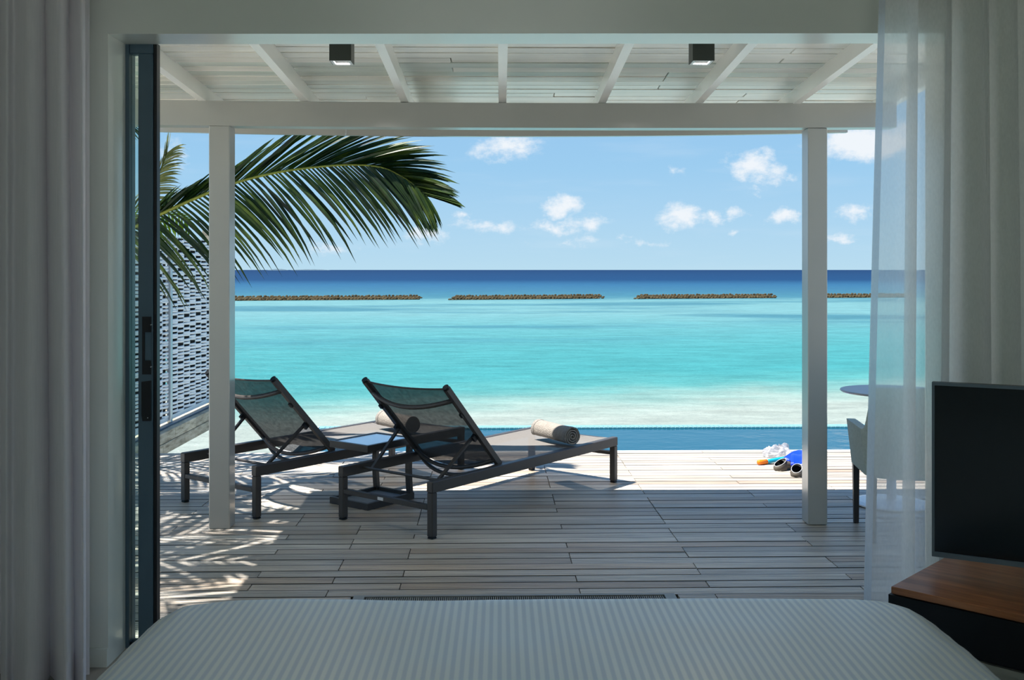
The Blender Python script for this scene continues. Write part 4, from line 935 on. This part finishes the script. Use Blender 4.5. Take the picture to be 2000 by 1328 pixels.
fl_ = curtain(lc, top_l, bot_l, .008, 2.86, 3.68, 'sheer_dark')
MB().grid(fl_, 150, 20).build('cloth', 'sheer_dark', lc, smooth=True)
MB().grid(lambda a, c: fl_(a, c * .035) + Vector((0, -.003, 0)), 150, 1).build('hem', 'sheer_dark', lc, smooth=True)
for (xa, xb, nm_) in ((-2.7, -1.3, 'curtain_rail'), (1.2, 2.85, 'curtain_rail')):
    o = MB().box(xa, xb, 3.60, 3.72, 2.86, 2.899).build(nm_, 'wall', None, origin=((xa + xb) / 2, 3.66, 2.88)); tag(o, 'white ceiling curtain track above the %s curtain' % ('left' if xa < 0 else 'right'), 'curtain track')

# ------------------------------------------------------------------ television on its corner cabinet
zc = .55
fl0 = ground(1740, 1145, zc); bl0 = ground(1838, 1092, zc); vd = bl0 - fl0; vd.z = 0; vd.normalize(); vw = Vector((vd.y, -vd.x, 0))
cab = empty('tv_cabinet', (fl0.x, fl0.y, 0)); tag(cab, 'corner television cabinet with walnut top and black front', 'cabinet')
def cq(a, c, z): p = fl0 + vw * a + vd * c; return (p.x, p.y, z)
def cb_(a0, a1, c0, c1, z0, z1): return MB().hexa([cq(a0, c0, z0), cq(a1, c0, z0), cq(a1, c1, z0), cq(a0, c1, z0), cq(a0, c0, z1), cq(a1, c0, z1), cq(a1, c1, z1), cq(a0, c1, z1)])
CWD, CDP = 1.15, .56
rot = math.atan2(vw.y, vw.x)
topb = MB().cbox(0, CWD, 0, CDP, zc - .022, zc, .002).build('top_board', 'walnut', cab, local=True); topb.rotation_euler = (0, 0, rot)
cb_(-.006, CWD, -.004, CDP, .40, zc - .024).build('drawer_front', 'cab_black', cab)
cb_(.01, CWD - .01, .02, CDP - .01, .385, .40).build('body', 'cab_black', cab)
cb_(0, CWD, .004, CDP, .37, .388).build('shelf_edge', 'plinth', cab)
cb_(.01, CWD - .01, .016, CDP - .02, 0, .37).build('plinth', 'plinth', cab)
tl0 = at(1820, 1086, 3.20); tl1 = at(2000, 1111.5, 3.075); tw_ = (tl1 - tl0); tw_.z = 0; tw_.normalize(); tn = Vector((tw_.y, -tw_.x, 0))
if tn.y > 0: tn = -tn
tv = empty('television', (tl0.x, tl0.y, zc)); tag(tv, 'black flat television standing on the walnut cabinet', 'television')
TZ0, TZ1, TW = tl0.z, at(1822, 746, 3.2).z, .92
def tq(a, c, z): p = Vector((tl0.x, tl0.y, 0)) + tw_ * a - tn * c; return (p.x, p.y, z)
def tv_(a0, a1, c0, c1, z0, z1): return MB().hexa([tq(a0, c0, z0), tq(a1, c0, z0), tq(a1, c1, z0), tq(a0, c1, z0), tq(a0, c0, z1), tq(a1, c0, z1), tq(a1, c1, z1), tq(a0, c1, z1)])
tv_(0, TW, .004, .03, TZ0, TZ1).build('housing', 'black', tv); tv_(.1, TW - .1, .03, .06, TZ0 + .04, TZ0 + .3).build('rear_box', 'black', tv)
bz = MB()
for q_ in ((0, TW, TZ0, TZ0 + .016), (0, TW, TZ1 - .010, TZ1), (0, .008, TZ0 + .016, TZ1 - .010), (TW - .008, TW, TZ0 + .016, TZ1 - .010)):
    h_ = tv_(q_[0], q_[1], -.002, .005, q_[2], q_[3]); bz.add(h_.v, h_.f)
bz.build('bezel', 'tv_frame', tv); tv_(.008, TW - .008, .001, .0045, TZ0 + .016, TZ1 - .010).build('screen', 'tv_screen', tv)
for a_ in (.28, TW - .28):
    ft = tv_(a_ - .012, a_ + .012, .005, .025, zc + .008, TZ0 + .002); h_ = tv_(a_ - .014, a_ + .014, -.07, .09, zc, zc + .01); ft.add(h_.v, h_.f); ft.build('foot', 'black', tv)

# ------------------------------------------------------------------ bed
BXL, BXR, BYF, BYB, BZ = -.925, 1.14, 2.80, .62, .606
bed = empty('bed', ((BXL + BXR) / 2, 1.7, 0)); tag(bed, 'bed with white satin-striped duvet facing the terrace', 'bed')
MB().cbox(BXL + .1, BXR - .1, BYB + .05, BYF - .14, 0, .26, .01).build('bed_base', 'floor', bed)
MB().cbox(BXL + .06, BXR - .06, BYB, BYF - .1, .26, BZ - .05, .05).build('mattress', 'wall', bed)
def fold(s_, half, r_, taper=0.0):
    a = abs(s_); sg_ = 1 if s_ > 0 else -1
    if a < half - r_: return s_, 0.0
    q_ = (a - (half - r_)) / r_
    if q_ < math.pi / 2: return sg_ * (half - r_ + r_ * math.sin(q_)), r_ * (1 - math.cos(q_))
    ex_ = (q_ - math.pi / 2) * r_; return sg_ * (half + taper * ex_), r_ + ex_
hx, hy_ = (BXR - BXL) / 2, (BYF - BYB) / 2; drop = .42; rr = .075
NU, NV = 110, 100; V = []; UVs = []
for j in range(NV + 1):
    for i in range(NU + 1):
        uu = -(hx + drop) + 2 * (hx + drop) * i / NU; vv_ = -hy_ + (2 * hy_ + drop) * j / NV
        # rounder plan corners at the far end
        x_, dx_ = fold(uu, hx, rr, .06); y_, dy_ = fold(vv_, hy_, .055, .02) if vv_ > 0 else (vv_, 0)
        cr = max(0, (abs(uu) - hx * .72) / (hx * .28)); cf = max(0, (vv_ - (hy_ - .22)) / .22)
        rnd = min(1, cr) ** 2 * min(1, cf) ** 2
        dz = math.hypot(dx_, dy_) if (dx_ > 0 and dy_ > 0) else dx_ + dy_
        dz = min(dz, drop + .08)
        x_ -= (1 if x_ > 0 else -1) * rnd * .035; y_ -= rnd * .03; dz += rnd * .030
        n_ = noise.noise(Vector((uu * 2.2, vv_ * 2.0, 1))) * .006 + noise.noise(Vector((uu * 7, vv_ * 5, 4))) * .0022
        edge = min(1, max(0, (abs(uu) - hx * .75) / .3)); n_ += edge * .007 * noise.noise(Vector((uu * 5, vv_ * 14, 9)))
        V.append(((BXL + BXR) / 2 + x_ + (n_ if dx_ > .08 else 0), (BYF + BYB) / 2 + y_, BZ - dz + n_)); UVs.append((uu, vv_))
Fc = [(j * (NU + 1) + i, j * (NU + 1) + i + 1, (j + 1) * (NU + 1) + i + 1, (j + 1) * (NU + 1) + i) for j in range(NV) for i in range(NU)]
duv = MB().add(V, Fc).build('duvet', 'duvet', bed, smooth=True)
ul = duv.data.uv_layers.new(name='cloth')
for lp_ in duv.data.loops: ul.data[lp_.index].uv = UVs[lp_.vertex_index]
